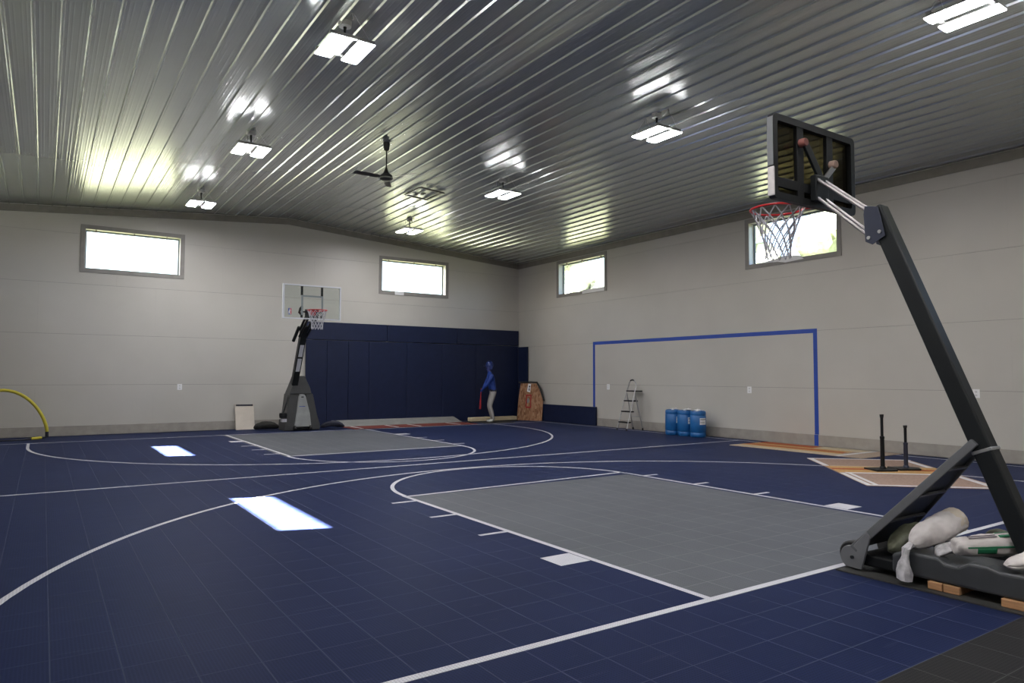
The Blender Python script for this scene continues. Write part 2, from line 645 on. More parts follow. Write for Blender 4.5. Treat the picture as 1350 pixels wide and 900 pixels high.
for e in edges:
    mb = MB()
    pts = full_profile(e, 3)
    pts = [(max(min(x, XR + 0.02), XL - 0.02), d) for x, d in pts]
    if pts[-1][0] - pts[0][0] < 0.05:
        mb.bm.free()
        continue
    # split at the ridge so that the panel folds there
    poly = [Vector((x, YN - 0.02, zc(x) - d)) for x, d in pts]
    dv = Vector((0, YB - YN + 0.04, 0))
    lo0 = [mb.bm.verts.new(p) for p in poly]
    lo1 = [mb.bm.verts.new(p + dv) for p in poly]
    for i in range(len(poly) - 1):
        mb.face([lo0[i], lo1[i], lo1[i + 1], lo0[i + 1]])
    up = Vector((0, 0, 0.012))
    hi = [mb.bm.verts.new(Vector((poly[i].x, poly[i].y, zc(poly[i].x))) + up) for i in (0, -1)]
    hj = [mb.bm.verts.new(Vector((poly[i].x, poly[i].y, zc(poly[i].x))) + up + dv) for i in (0, -1)]
    mb.face([hi[0], hi[1], hj[1], hj[0]])
    bmesh.ops.remove_doubles(mb.bm, verts=mb.bm.verts, dist=1e-5)
    mb.build('ceiling_panel', M['ceiling'], ceil)
# roof above it with eaves
roof = struct('roof', 'shallow gable roof with wide eaves')
for s, xe in ((1, XR + WT + 0.62), (-1, XL - WT - 0.71)):
    mb = MB()
    ze = ZR + 0.16 - SL * abs(xe - RX)
    mb.hexa([(RX, YN - 0.9, ZR + 0.16), (xe, YN - 0.9, ze), (xe, YB + 0.9, ze), (RX, YB + 0.9, ZR + 0.16),
             (RX, YN - 0.9, ZR + 0.30), (xe, YN - 0.9, ze + 0.14), (xe, YB + 0.9, ze + 0.14), (RX, YB + 0.9, ZR + 0.30)])
    mb.build('roof_slab', M['roof'], roof)

# ---- crown trim and baseboards
CH = 0.165
def crown(name, pts, inward):
    root = struct(name, 'dark taupe trim board under the ceiling')
    for a, b in zip(pts, pts[1:]):
        mb = MB()
        iv = Vector(inward) * 0.022
        a, b = Vector(a), Vector(b)
        dz = Vector((0, 0, CH))
        mb.hexa([a - dz, b - dz, b - dz + iv, a - dz + iv, a, b, b + iv, a + iv])
        mb.build('trim_board', M['crown'], root)
e = 0.004
crown('trim_1', [(XR - e, YN, zc(XR) - 0.028), (XR - e, YB, zc(XR) - 0.028)], (-1, 0, 0))
crown('trim_2', [(XL + e, YB, zc(XL) - 0.028), (XL + e, YN, zc(XL) - 0.028)], (1, 0, 0))
crown('trim_3', [(XL, YB - e, zc(XL) - 0.028), (RX, YB - e, ZR - 0.028), (XR, YB - e, zc(XR) - 0.028)], (0, -1, 0))
def baseboard(name, x0, x1, y0, y1):
    mb = MB()
    mb.box(x0, x1, y0, y1, 0.006, 0.235)
    o = mb.build(name, M['baseboard'], None, bevel=0.006)
    o['kind'] = 'structure'
    o['label'] = 'taupe baseboard along the foot of the wall'
baseboard('baseboard_right', XR - 0.020, XR - 0.001, YN, YB)
baseboard('baseboard_left', XL + 0.001, XL + 0.020, YN, YB)
baseboard('baseboard_back', XL, XR, YB - 0.020, YB - 0.001)
baseboard('baseboard_front', XL, XR, YN + 0.001, YN + 0.020)

# ---- windows
def window(n, axis, face, sign, a0, a1, label, patch=None):
    root = struct('window_%d' % n, label)
    def put(mb, p0, p1, q0, q1, d0, d1, mi=0):
        f0, f1 = sorted((face + sign * d0, face + sign * d1))
        if axis == 'x':
            mb.box(f0, f1, p0, p1, q0, q1, mi)
        else:
            mb.box(p0, p1, f0, f1, q0, q1, mi)
    def part(name, mat, *rng, parent=root, bevel=0.003):
        mb = MB()
        put(mb, *rng)
        return mb.build(name, mat, parent, bevel=bevel)
    z0, z1 = WZ0, WZ1
    d = (-0.020, -0.0005)
    part('trim_board', M['trim'], a0, a0 + TW, z0, z1, *d)
    part('trim_board', M['trim'], a1 - TW, a1, z0, z1, *d)
    part('trim_board', M['trim'], a0 + TW, a1 - TW, z0, z0 + TW, *d)
    part('trim_board', M['trim'], a0 + TW, a1 - TW, z1 - TW, z1, *d)
    # reveal lining
    r, t = OPEN, 0.012
    dd = (-0.001, 0.235)
    part('jamb', M['vinyl'], a0 + r, a0 + r + t, z0 + r, z1 - r, *dd)
    part('jamb', M['vinyl'], a1 - r - t, a1 - r, z0 + r, z1 - r, *dd)
    part('sill_board', M['vinyl'], a0 + r + t, a1 - r - t, z0 + r, z0 + r + t, *dd)
    part('head_board', M['vinyl'], a0 + r + t, a1 - r - t, z1 - r - t, z1 - r, *dd)
    # sash and pane
    s = r + t
    sash = MB()
    w = 0.032
    for rng in ((a0 + s, a0 + s + w, z0 + s, z1 - s), (a1 - s - w, a1 - s, z0 + s, z1 - s),
                (a0 + s + w, a1 - s - w, z0 + s, z0 + s + w), (a0 + s + w, a1 - s - w, z1 - s - w, z1 - s)):
        put(sash, *rng, 0.165, 0.205)
    so = sash.build('sash_frame', M['alu_grey'], root)
    part('pane', M['glass'], a0 + s + w - 0.004, a1 - s - w + 0.004, z0 + s + w - 0.004, z1 - s - w + 0.004, 0.183, 0.187, bevel=0, parent=so)
    for f in (0.14, 0.5, 0.82):
        m = a0 + (a1 - a0) * f
        part('bracket', M['trim'], m - 0.014, m + 0.014, z1 - r - t - 0.06, z1 - r - t, 0.03, 0.09)
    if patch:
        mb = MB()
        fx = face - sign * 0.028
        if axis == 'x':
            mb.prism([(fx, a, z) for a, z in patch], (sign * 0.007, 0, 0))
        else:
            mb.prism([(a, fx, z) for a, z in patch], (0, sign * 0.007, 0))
        mb.build('white_patch', M['plate'], root)  # thin flat white shape added over the bottom trim, no identified fitting
    return root


window(1, 'y', YB, 1, *WIN_B[0], 'high window in taupe trim on the back wall, above the bare stretch left of the hoop')
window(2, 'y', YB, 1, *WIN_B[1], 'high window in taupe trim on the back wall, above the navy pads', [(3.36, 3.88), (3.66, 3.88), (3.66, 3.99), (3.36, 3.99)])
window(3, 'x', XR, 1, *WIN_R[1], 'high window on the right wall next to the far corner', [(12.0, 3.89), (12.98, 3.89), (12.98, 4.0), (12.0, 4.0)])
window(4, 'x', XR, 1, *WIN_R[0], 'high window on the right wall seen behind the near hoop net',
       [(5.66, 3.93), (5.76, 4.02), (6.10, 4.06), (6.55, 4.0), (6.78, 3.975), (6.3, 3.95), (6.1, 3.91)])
window(5, 'x', XR, 1, *WIN_R[2], 'high window on the right wall nearest the viewer, out of frame')
for k, (a, b) in enumerate(WIN_R):
    window(6 + k, 'x', XL, -1, a, b, 'high window on the left wall out of frame, number %d from the far end' % (k + 1))

# ------------------------------------------------------------------ floor: slab, snap tiles, painted lines
floor = struct('floor', 'navy and grey snap-together court tiles with white lines')
MB().box(XL - WT, XR + WT, YN - WT, YB + WT, -0.25, -0.014).build('slab', M['slab'], floor)
TX, TXO = 0.2938, -1.815
TY, TYO = 0.304, -0.033
KX0, KX1 = -1.815, TXO + 12 * TX          # grey key, tile seams
LANE = 1.804
def tile_kind(cx, cy):
    if KX0 < cx < KX1 and 0 < cy < 4.62: return 1
    if KX0 < cx < KX1 and 9.48 < cy < 14.6: return 1
    if cy < -1.24: return 2
    return 0
tile_meshes = {}
def add_tile(mb, cx, cy, kind, w=TX, h=TY):
    hx, hy, b = w / 2 - 0.0005, h / 2 - 0.0005, 0.0030
    bot, mid, top = -0.0138, -0.0009, 0.0
    ring = lambda rx, ry, z: [mb.bm.verts.new((cx + sx * rx, cy + sy * ry, z)) for sx, sy in ((-1, -1), (1, -1), (1, 1), (-1, 1))]
    A, B, C = ring(hx, hy, bot), ring(hx, hy, mid), ring(hx - b, hy - b, top)
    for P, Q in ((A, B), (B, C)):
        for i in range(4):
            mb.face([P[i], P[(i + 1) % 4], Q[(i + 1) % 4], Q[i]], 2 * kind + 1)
    mb.face(C, 2 * kind)
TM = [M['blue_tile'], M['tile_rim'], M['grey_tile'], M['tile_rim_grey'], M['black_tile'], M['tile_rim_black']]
tiles = []
ix0, ix1 = math.floor((XL - TXO) / TX), math.ceil((XR - TXO) / TX)
iy0, iy1 = math.floor((YN - TYO) / TY), math.ceil((YB - TYO) / TY)
for i in range(ix0, ix1):
    for j in range(iy0, iy1):
        xa, xb = max(TXO + i * TX, XL + 0.004), min(TXO + (i + 1) * TX, XR - 0.004)
        ya, yb = max(TYO + j * TY, YN + 0.004), min(TYO + (j + 1) * TY, YB - 0.004)
        if xb - xa < 0.02 or yb - ya < 0.02:
            continue
        cx, cy = (xa + xb) / 2, (ya + yb) / 2
        d = Vector((cx, cy, 0)) - CAM
        f = d.dot(FWD)
        seen = f > 0.5 and abs(d.dot(RGT) / f) < 0.72 and d.dot(UPV) / f > -0.48
        tiles.append((d.length if seen else 1e3 + d.length, cx, cy, xb - xa, yb - ya))
tiles.sort()
shared = {}
for _, cx, cy, w, h in tiles[:300]:
    k = tile_kind(cx, cy)
    key = (k, round(w, 3), round(h, 3))
    if key not in shared:
        mb = MB()
        add_tile(mb, 0, 0, k, w, h)
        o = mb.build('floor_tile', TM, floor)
        shared[key] = o.data
    else:
        o = bpy.data.objects.new('floor_tile', shared[key])
        COL.objects.link(o)
        o.parent = floor
    o.location = (cx, cy, 0)
mb = MB()
for _, cx, cy, w, h in tiles[300:]:
    add_tile(mb, cx, cy, tile_kind(cx, cy), w, h)
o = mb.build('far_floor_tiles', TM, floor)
o['kind'] = 'stuff'

LZ0, LZ1 = -0.0012, 0.0011
def line_box(name, x0, x1, y0, y1):
    MB().box(x0, x1, y0, y1, LZ0, LZ1).build(name, M['white_paint'], floor)
def strip(name, left, right):
    """painted strip between two rows of xy points"""
    mb = MB()
    rows = [[mb.bm.verts.new((p[0], p[1], z)) for p in row] for row in (left, right) for z in (LZ0, LZ1)]
    l0, l1, r0, r1 = rows
    for i in range(len(left) - 1):
        mb.face([l1[i], r1[i], r1[i + 1], l1[i + 1]])
        mb.face([l0[i], l0[i + 1], r0[i + 1], r0[i]])
        mb.face([l0[i], l1[i], l1[i + 1], l0[i + 1]])
        mb.face([r0[i], r0[i + 1], r1[i + 1], r1[i]])
    mb.face([l0[0], r0[0], r1[0], l1[0]])
    mb.face([l0[-1], l1[-1], r1[-1], r0[-1]])
    mb.build(name, M['white_paint'], floor)
def arc(name, cx, cy, R, a0, a1, w=0.05, ry=None, ends=None):
    n = 64
    ry = ry or R
    L, Rr = [], []
    for i in range(n + 1):
        a = math.radians(a0 + (a1 - a0) * i / n)
        L.append((cx + (R - w / 2) * math.cos(a), cy + (ry - w / 2) * math.sin(a)))
        Rr.append((cx + (R + w / 2) * math.cos(a), cy + (ry + w / 2) * math.sin(a)))
    if ends is not None:                           # straight run-outs to the baseline
        L = [(L[0][0], ends)] + L + [(L[-1][0], ends)]
        Rr = [(Rr[0][0], ends)] + Rr + [(Rr[-1][0], ends)]
    strip(name, L, Rr)
SX0, SX1 = -7.2, 7.66
hw = 0.025
# near half
line_box('baseline', SX0, SX1, -hw - 0.004, hw)
line_box('lane_line', -LANE - hw, -LANE + hw, hw, 4.60)
line_box('lane_line', LANE - hw, LANE + hw, hw, 4.66)
strip('free_throw_line', [(-LANE, 4.525), (LANE, 4.70)], [(-LANE, 4.575), (LANE, 4.75)])
arc('free_throw_arc', 0, 4.60, 1.79, 0, 180, ry=1.74)
arc('three_point_line', -0.02, 0.52, 5.89, 0, 180, ends=hw)
for y in (2.352, 3.303, 4.235):
    line_box('lane_mark', -LANE - hw - 0.29, -LANE - hw, y - hw, y + hw)
    line_box('lane_mark', LANE + hw, LANE + hw + 0.26, y + 0.04 - hw, y + 0.04 + hw)
line_box('lane_block', -2.125, -1.84, 1.15, 1.42)
line_box('lane_block', 1.845, 2.125, 1.225, 1.495)
# far half
FB = 14.66
line_box('baseline', SX0, SX1, FB - hw, FB + hw)
line_box('lane_line', -LANE + 0.07 - hw, -LANE + 0.07 + hw, 9.44, FB - hw)
line_box('lane_line', LANE - 0.02 - hw, LANE - 0.02 + hw, 9.44, FB - hw)
line_box('free_throw_line', -LANE + 0.1, LANE - 0.05, 9.43, 9.48)
arc('free_throw_arc', 0, 9.45, 1.77, 180, 360, ry=1.80)
arc('three_point_line', 0.1, 13.65, 5.72, 180, 360, ry=5.72, ends=FB - hw)
for y in (9.97, 10.87, 11.72):
    line_box('lane_mark', -LANE - hw - 0.22, -LANE + 0.04, y - hw, y + hw)
    line_box('lane_mark', LANE + 0.01, LANE + hw + 0.24, y - 0.1 - hw, y - 0.1 + hw)
line_box('lane_block', -2.03, -LANE + 0.03, 12.70, 12.97)
line_box('lane_block', LANE + 0.02, 2.12, 12.6, 12.87)
# centre line and the right sideline
line_box('centre_line', SX0, SX1, 7.18 - hw, 7.18 + hw)
line_box('sideline', SX1 - hw, SX1 + hw, -4.0, FB + 1.0)
line_box('sideline', SX0 - hw, SX0 + hw, -4.0, FB + 1.0)

# ------------------------------------------------------------------ outside: lawn and trees
lawn = MB().box(-90, 110, -80, 130, -0.6, -0.3).build('ground', M['grass'], None)
lawn['kind'] = 'structure'
lawn['label'] = 'sunny lawn around the building'
def tree(x, y, h, r, mat, label, seed):
    rnd = random.Random(seed)
    t = thing('tree', label, 'tree', (x, y, -0.3), 'trees beyond the right wall')
    mb = MB()
    mb.tube([(x, y, -0.35), (x + 0.1, y, h * 0.25), (x, y + 0.15, h * 0.55), (x, y, h * 0.8)], [0.28, 0.22, 0.15, 0.05], 10)
    mb.build('trunk', M['bark'], t, smooth=True)
    mb = MB()
    for i in range(46):
        a, u = rnd.uniform(0, 2 * math.pi), rnd.uniform(0, 1)
        zz = h * (0.22 + 0.78 * u)
        rr = r * math.sin(math.pi * min(1, 0.18 + 0.82 * u)) * rnd.uniform(0.55, 1.0)
        s = rnd.uniform(0.45, 0.95) * r * 0.36
        res = bmesh.ops.create_icosphere(mb.bm, subdivisions=2, radius=s)
        c = Vector((x + rr * math.cos(a), y + rr * math.sin(a), zz))
        for v in res['verts']:
            v.co = v.co * rnd.uniform(0.72, 1.28) + c
    mb.build('crown', mat, t)
for i, (x, y, h, r, mt, lb) in enumerate([
        (19.0, 16.5, 9.5, 2.9, 'leaf_pale', 'pale leafy tree outside, at the left part of the window behind the hoop net'),
        (25.5, 25.4, 11.0, 3.0, 'leaf', 'broad leafy tree outside, between the two right-hand windows'),
        (20.5, 31.0, 10.5, 3.0, 'leaf_pale', 'pale leafy tree outside, seen through the window by the far corner'),
        (30.0, 46.0, 12.0, 3.6, 'leaf', 'tall leafy tree outside, farthest along the right wall'),
        (24.0, 12.6, 11.0, 3.4, 'leaf', 'tall leafy tree outside, at the right part of the window behind the hoop net')]):
    tree(x, y, h, r, M[mt], lb, 40 + i)

# ------------------------------------------------------------------ hanging lights
LX, LY = 2.59, (13.82, 9.25, 4.75, 0.26, -4.28)
def lamp_proto():
    t = thing('hanging_light', '', 'light', (0, 0, 0), 'paired-lens lights hung from the ceiling')
    zt = zc(2.62) - 0.004
    zb = 5.29
    frame = MB()
    frame.box(-0.27, 0.27, -0.27, -0.22, zb + 0.024, zb + 0.06)
    frame.box(-0.27, 0.27, 0.22, 0.27, zb + 0.024, zb + 0.06)
    frame.box(-0.03, 0.03, -0.22, 0.22, zb + 0.03, zb + 0.055)
    frame.build('frame', M['lamp_grey'], t, bevel=0.006)
    for s in (-1, 1):
        hb = MB()
        hb.box(s * 0.165 - 0.102, s * 0.165 + 0.102, -0.30, 0.30, zb, zb + 0.022)
        h = hb.build('housing', M['lamp_body'], t, bevel=0.01)
        lb = MB()
        # shallow bowed lens
        n = 8
        prof = []
        for k in range(n + 1):
            u = -1 + 2 * k / n
            prof.append((s * 0.165 + 0.098 * u, -0.29, zb - 0.003 - 0.008 * math.sqrt(max(0, 1 - u * u * 0.96))))
        prof += [(s * 0.165 + 0.098, -0.29, zb - 0.001), (s * 0.165 - 0.098, -0.29, zb - 0.001)]
        lb.prism(prof, (0, 0.58, 0))
        lb.build('lens', M['lamp'], h, smooth=False)
    MB().lathe([(0.02, zt - 0.075), (0.075, zt - 0.07), (0.08, zt), (0.02, zt + 0.005)], (0, 0, 0), 20).build('canopy', M['lamp_body'], t, smooth=True)
    MB().tube([(0, 0, zt - 0.07), (0, 0, zt - 0.13), (0.01, 0.02, zb + 0.05)], [0.022, 0.014, 0.010], 8).build('cord', M['black_plastic'], t, smooth=True)
    for y in (-0.25, 0.25):
        MB().tube([(-0.22, y, zb + 0.05), (0, y, zt)], 0.0022, 5).tube([(0.22, y, zb + 0.05), (0, y, zt)], 0.0022, 5).tube([(0, y, zt - 0.09), (0, y, zt - 0.01)], 0.009, 6).build('hanger', M['steel'], t)
    return t
lp = lamp_proto()
order = ['farthest', 'second from the far wall', 'third from the far wall', 'fourth from the far wall', 'nearest, behind the viewer']
first = True
for side, word in ((-1, 'left'), (1, 'right')):
    for k, y in enumerate(LY):
        o = lp if first else copy_tree(lp)
        first = False
        o.location = (0.03 + side * LX, y, 0)
        o['label'] = 'twin-lens hanging light in the %s row, %s' % (word, order[k])
# zc is symmetric, so the same drop fits both rows

# ---- ceiling fan at the ridge
fx, fy = -0.19, 8.94
t = thing('ceiling_fan', 'dark three-bladed ceiling fan hanging on a rod from the ridge', 'fan', (fx, fy, 5.0))
zt = zc(fx) - 0.01
MB().lathe([(0.012, zt - 0.16), (0.05, zt - 0.13), (0.062, zt - 0.02), (0.065, zt + 0.005)], (fx, fy, 0), 20).build('canopy', M['fan'], t, smooth=True)
MB().tube([(fx, fy, zt - 0.15), (fx, fy, 5.25)], 0.013, 10).build('downrod', M['fan'], t, smooth=True)
MB().lathe([(0.015, 5.33), (0.04, 5.25), (0.06, 5.21), (0.115, 5.17), (0.12, 5.10), (0.07, 5.075), (0.02, 5.07)], (fx, fy, 0), 24).build('motor', M['fan'], t, smooth=True)
MB().lathe([(0.121, 5.105), (0.124, 5.11), (0.124, 5.125), (0.121, 5.13)], (fx, fy, 0), 24).build('band', M['fan_band'], t)
for a in (182, 302, 62):
    ar = math.radians(a)
    u = Vector((math.cos(ar), math.sin(ar), 0.0))
    v = Vector((-math.sin(ar), math.cos(ar), 0))
    nrm = Vector((0, 0, 1))
    tilt = (v * math.cos(0.22) + nrm * math.sin(0.22)).normalized()
    up = u.cross(tilt)
    c = Vector((fx, fy, 5.13))
    mb = MB()
    mb.prism([c + u * 0.10 - tilt * 0.03, c + u * 0.20 - tilt * 0.055, c + u * 0.60 - tilt * 0.062, c + u * 0.64 - tilt * 0.04,
              c + u * 0.64 + tilt * 0.04, c + u * 0.60 + tilt * 0.062, c + u * 0.20 + tilt * 0.055, c + u * 0.10 + tilt * 0.03], up * 0.006)
    mb.build('blade', M['fan'], t)

# ---- square frame hung under the ceiling with a ring in it
hx0, hx1, hy0, hy1 = 1.52, 2.07, 10.97, 11.75
t = thing('ceiling_frame', 'dark square bar frame fixed under the ceiling with a ring inside', 'frame', ((hx0 + hx1) / 2, (hy0 + hy1) / 2, 5.6))
def zf(x): return zc(x) - 0.034
for (xa, ya, xb, yb) in ((hx0, hy0, hx1 + 0.06, hy0), (hx0, hy1, hx1, hy1), (hx0, hy0, hx0, hy1), (hx1, hy0, hx1, hy1)):
    A, B = Vector((xa, ya, zf(xa))), Vector((xb, yb, zf(xb)))
    d = (B - A).normalized()
    sd = d.cross(Vector((0, 0, 1))) * 0.024
    MB().hexa([A - sd - Vector((0, 0, .03)), B - sd - Vector((0, 0, .03)), B + sd - Vector((0, 0, .03)), A + sd - Vector((0, 0, .03)),
               A - sd, B - sd, B + sd, A + sd]).build('bar', M['fan'], t)
cxm, cym = (hx0 + hx1) / 2, (hy0 + hy1) / 2
MB().tube([(cxm + 0.05 * math.cos(a), cym + 0.075 * math.sin(a), zf(cxm) - 0.012) for a in [2 * math.pi * k / 16 for k in range(16)]], 0.012, 6, closed=True).build('ring', M['fan'], t, smooth=True)
MB().tube([(cxm - 0.07, cym - 0.03, zf(cxm) - 0.012), (cxm + 0.05, cym + 0.05, zf(cxm) - 0.012)], 0.009, 6).build('hook', M['fan'], t)

# ------------------------------------------------------------------ wall pads
def pad(label, x0, x1, y0, y1, z0, z1, group):
    t = thing('wall_pad', label, 'pad', ((x0 + x1) / 2, (y0 + y1) / 2, z0), group)
    MB().box(x0, x1, y0, y1, z0, z1).build('cushion', M['pad'], t, bevel=0.009, seg=3)
    return t
yf, yb_ = YB - 0.075, YB - 0.022
gp = 'navy wall pads on the back wall'
words_ = ['leftmost', 'middle', 'rightmost']
for k, (a, b) in enumerate(((0.67, 3.10), (3.115, 5.50), (5.515, 7.88))):
    pad('long horizontal navy pad of the top row, %s of three' % words_[k], a, b, yf, yb_, 2.45, 2.95, gp)
xs = [0.67, 1.28, 1.91, 2.54, 3.76, 4.98, 6.20, 7.86]
wd = ['first', 'second', 'third', 'fourth', 'fifth', 'sixth', 'seventh']
for k in range(7):
    pad('tall navy wall pad of the lower row, %s from the clear-backboard hoop' % wd[k], xs[k] + 0.003, xs[k + 1] - 0.003, yf, yb_, 0.012, 2.435, gp)
pad('tall navy pad on the right wall against the far corner', XR - 0.075, XR - 0.022, 15.76, 16.29, 0.012, 2.40, 'navy wall pads on the right wall')
pad('low navy pad on the right wall beside the strand board', XR - 0.095, XR - 0.022, 12.32, 14.95, 0.012, 0.545, 'navy wall pads on the right wall')

# ---- blue tape goal on the right wall
t = thing('tape_goal', 'blue tape outline of a soccer goal on the right wall', 'tape', (XR, 8.9, 0))
xt = XR - 0.0005
MB().box(xt - 0.003, xt, 5.40, 12.52, 2.345, 2.435).build('crossbar_tape', M['tape'], t)
MB().box(xt - 0.003, xt, 5.40, 5.49, 0.24, 2.345).build('post_tape', M['tape'], t)
MB().box(xt - 0.003, xt, 12.43, 12.52, 0.24, 2.345).build('post_tape', M['tape'], t)
MB().box(xt - 0.0235, xt - 0.0205, 5.40, 5.49, 0.008, 0.236).build('post_tape', M['tape'], t)

# ---- outlets
def outlet(label, p, axis):
    t = thing('wall_outlet', label, 'outlet', p, 'white outlet plates')
    x, y, z = p
    if axis == 'x':
        MB().box(x - 0.007, x - 0.0005, y - 0.055, y + 0.055, z - 0.075, z + 0.075).build('cover_plate', M['plate'], t, bevel=0.002)
        for dz in (-0.03, 0.03):
            MB().box(x - 0.0095, x - 0.007, y - 0.018, y + 0.018, z + dz - 0.016, z + dz + 0.016).build('socket', M['lamp_body'], t)
    else:
        MB().box(x - 0.055, x + 0.055, y - 0.007, y - 0.0005, z - 0.075, z + 0.075).build('cover_plate', M['plate'], t, bevel=0.002)
        for dz in (-0.03, 0.03):
            MB().box(x - 0.018, x + 0.018, y - 0.0095, y - 0.007, z + dz - 0.016, z + dz + 0.016).build('socket', M['lamp_body'], t)
outlet('white outlet plate on the right wall above the step ladder', (XR, 11.86, 1.13), 'x')
outlet('white outlet plate inside the blue tape goal, nearer its right post', (XR, 7.09, 1.13), 'x')
outlet('white outlet plate on the right wall behind the near hoop pole', (XR, 2.45, 1.15), 'x')
outlet('white outlet plate on the back wall above the leaning white board', (-2.52, YB, 1.13), 'y')

# ------------------------------------------------------------------ near basketball hoop
def make_net(name, c, r0, r1, h, parent, n=12, rows=6, cord=0.0035, mat=None):
    mb = MB()
    cx, cy, cz = c
    def P(i, j):
        f = j / rows
        r = r0 + (r1 - r0) * min(1, f * 1.35) ** 0.8
        a = 2 * math.pi * (i + 0.5 * (j % 2)) / n
        return Vector((cx + r * math.cos(a), cy + r * math.sin(a), cz - h * f))
    for j in range(rows):
        for i in range(n):
            a = P(i, j)
            if j % 2 == 0:
                q = (P(i, j + 1), P(i - 1, j + 1))
            else:
                q = (P(i + 1, j + 1), P(i, j + 1))
            for b in q:
                mb.tube([a, b], cord, 4)
    return mb.build(name, mat or M['net'], parent)


HX = -0.07
hoop = thing('basketball_hoop', 'portable black hoop with leaning pole, backboard seen from behind, near end of court', 'basketball hoop', (HX, -0.6, 0))
BY = 0.30
bx0, bx1, bz0, bz1 = HX - 0.585, HX + 0.575, 2.845, 3.535
# backboard: moulded black frame with smoked panel and ribs
board = MB()
fw = 0.055
outer = []
def rrect(x0, x1, z0, z1, r, y, n=5):
    pts = []
    for (cx, cz, a0) in ((x1 - r, z0 + r, -90), (x1 - r, z1 - r, 0), (x0 + r, z1 - r, 90), (x0 + r, z0 + r, 180)):
        for k in range(n + 1):
            a = math.radians(a0 + 90 * k / n)
            pts.append((cx + r * math.cos(a), y, cz + r * math.sin(a)))
    return pts
def ring_frame(mb, x0, x1, z0, z1, r, w, ya, yb):
    loops = [rrect(x0, x1, z0, z1, r, ya), rrect(x0, x1, z0, z1, r, yb), rrect(x0 + w, x1 - w, z0 + w, z1 - w, r * 0.5, yb), rrect(x0 + w, x1 - w, z0 + w, z1 - w, r * 0.5, ya)]
    L = [[mb.bm.verts.new(p) for p in lp_] for lp_ in loops]
    n = len(L[0])
    for a in range(4):
        A, B = L[a], L[(a + 1) % 4]
        for k in range(n):
            mb.face([A[k], A[(k + 1) % n], B[(k + 1) % n], B[k]])
ring_frame(board, bx0, bx1, bz0, bz1, 0.045, fw, BY, BY + 0.055)
bd = board.build('backboard_frame', M['black_plastic'], hoop)
MB().box(bx0 + fw - 0.005, bx1 - fw + 0.005, BY + 0.040, BY + 0.046, bz0 + fw - 0.005, bz1 - fw + 0.005).build('backboard_panel', M['smoked'], hoop)
for xx in (HX - 0.22, HX + 0.20):
    MB().box(xx - 0.045, xx + 0.045, BY + 0.004, BY + 0.038, bz0 + fw - 0.01, bz1 - fw + 0.01).build('vertical_rib', M['black_plastic'], hoop, bevel=0.004)
MB().box(bx0 + fw - 0.01, bx1 - fw + 0.01, BY + 0.006, BY + 0.036, bz0 + 0.10, bz0 + 0.18).build('cross_rib', M['black_plastic'], hoop, bevel=0.004)
MB().box(bx0 - 0.004, bx0 + 0.012, BY - 0.003, BY + 0.058, bz0 + 0.02, bz0 + 0.255).build('edge_guard', M['sack'], hoop, bevel=0.008)
MB().box(bx0 - 0.004, bx0 + 0.012, BY + 0.002, BY + 0.058, bz0 + 0.262, bz1 - 0.03).build('edge_strip', M['grey_plastic'], hoop, bevel=0.006)
# bracket behind: two upright plates and a crossed lever
lev = MB()
lev.obox((HX - 0.10, BY - 0.035, 3.20), (0.13, 0, -0.16), (0, 0.012, 0), (0.028, 0, 0.022))
lev.build('lever', M['black_metal'], hoop, bevel=0.004)
MB().obox((HX + 0.11, BY - 0.03, 3.13), (0.10, 0, 0.09), (0, 0.008, 0), (0.016, 0, -0.018)).build('lever', M['steel'], hoop, bevel=0.004)
for (xx, zz) in ((HX - 0.225, 3.345), (HX + 0.20, 3.235)):
    MB().lathe([(0.001, -0.035), (0.03, -0.035), (0.036, -0.02), (0.036, 0.02), (0.001, 0.03)], (xx, BY - 0.02, zz), 14, axis='y').build('knob', M['knob_red'] if xx < HX else M['turf_tan'], hoop, smooth=True)
MB().box(HX - 0.09, HX + 0.09, BY - 0.05, BY + 0.006, 2.885, 3.10).build('mount_plate', M['black_metal'], hoop, bevel=0.006)
# rim and net
rz = 2.905
rc = (HX, BY + 0.055 + 0.10 + 0.228, rz)
MB().tube([(rc[0] + 0.228 * math.cos(2 * math.pi * k / 40), rc[1] + 0.228 * math.sin(2 * math.pi * k / 40), rz) for k in range(40)], 0.0095, 8, closed=True).build('rim', M['rim_red'], hoop, smooth=True)
MB().hexa([(HX - 0.06, BY + 0.05, rz - 0.05), (HX + 0.06, BY + 0.05, rz - 0.05), (HX + 0.03, BY + 0.17, rz - 0.012), (HX - 0.03, BY + 0.17, rz - 0.012),
           (HX - 0.06, BY + 0.05, rz + 0.008), (HX + 0.06, BY + 0.05, rz + 0.008), (HX + 0.03, BY + 0.17, rz + 0.006), (HX - 0.03, BY + 0.17, rz + 0.006)]).build('rim_bracket', M['rim_red'], hoop, bevel=0.003)
for s in (-1, 1):
    MB().tube([(HX + s * 0.10, BY + 0.06, rz - 0.03), (HX + s * 0.17, rc[1] - 0.14, rz)], 0.008, 6).build('rim_stay', M['rim_red'], hoop)
make_net('net', (rc[0], rc[1], rz - 0.008), 0.225, 0.105, 0.43, hoop, cord=0.0062)
# parallel arms between backboard and pole top
for (za, zb_) in ((3.06, 2.70), (2.905, 2.505)):
    for s in (-1, 1):
        A = (HX + s * 0.06, BY - 0.045, za)
        B = (HX + s * 0.055, -0.17 if za > 3 else -0.175, zb_)
        MB().tube([A, B], 0.0125, 10).build('arm', M['chrome'], hoop, smooth=True)
        MB().tube([(A[0] - 0.02 * s, A[1], A[2]), (A[0] + 0.012 * s, A[1], A[2])], 0.013, 8).build('bolt', M['steel'], hoop)
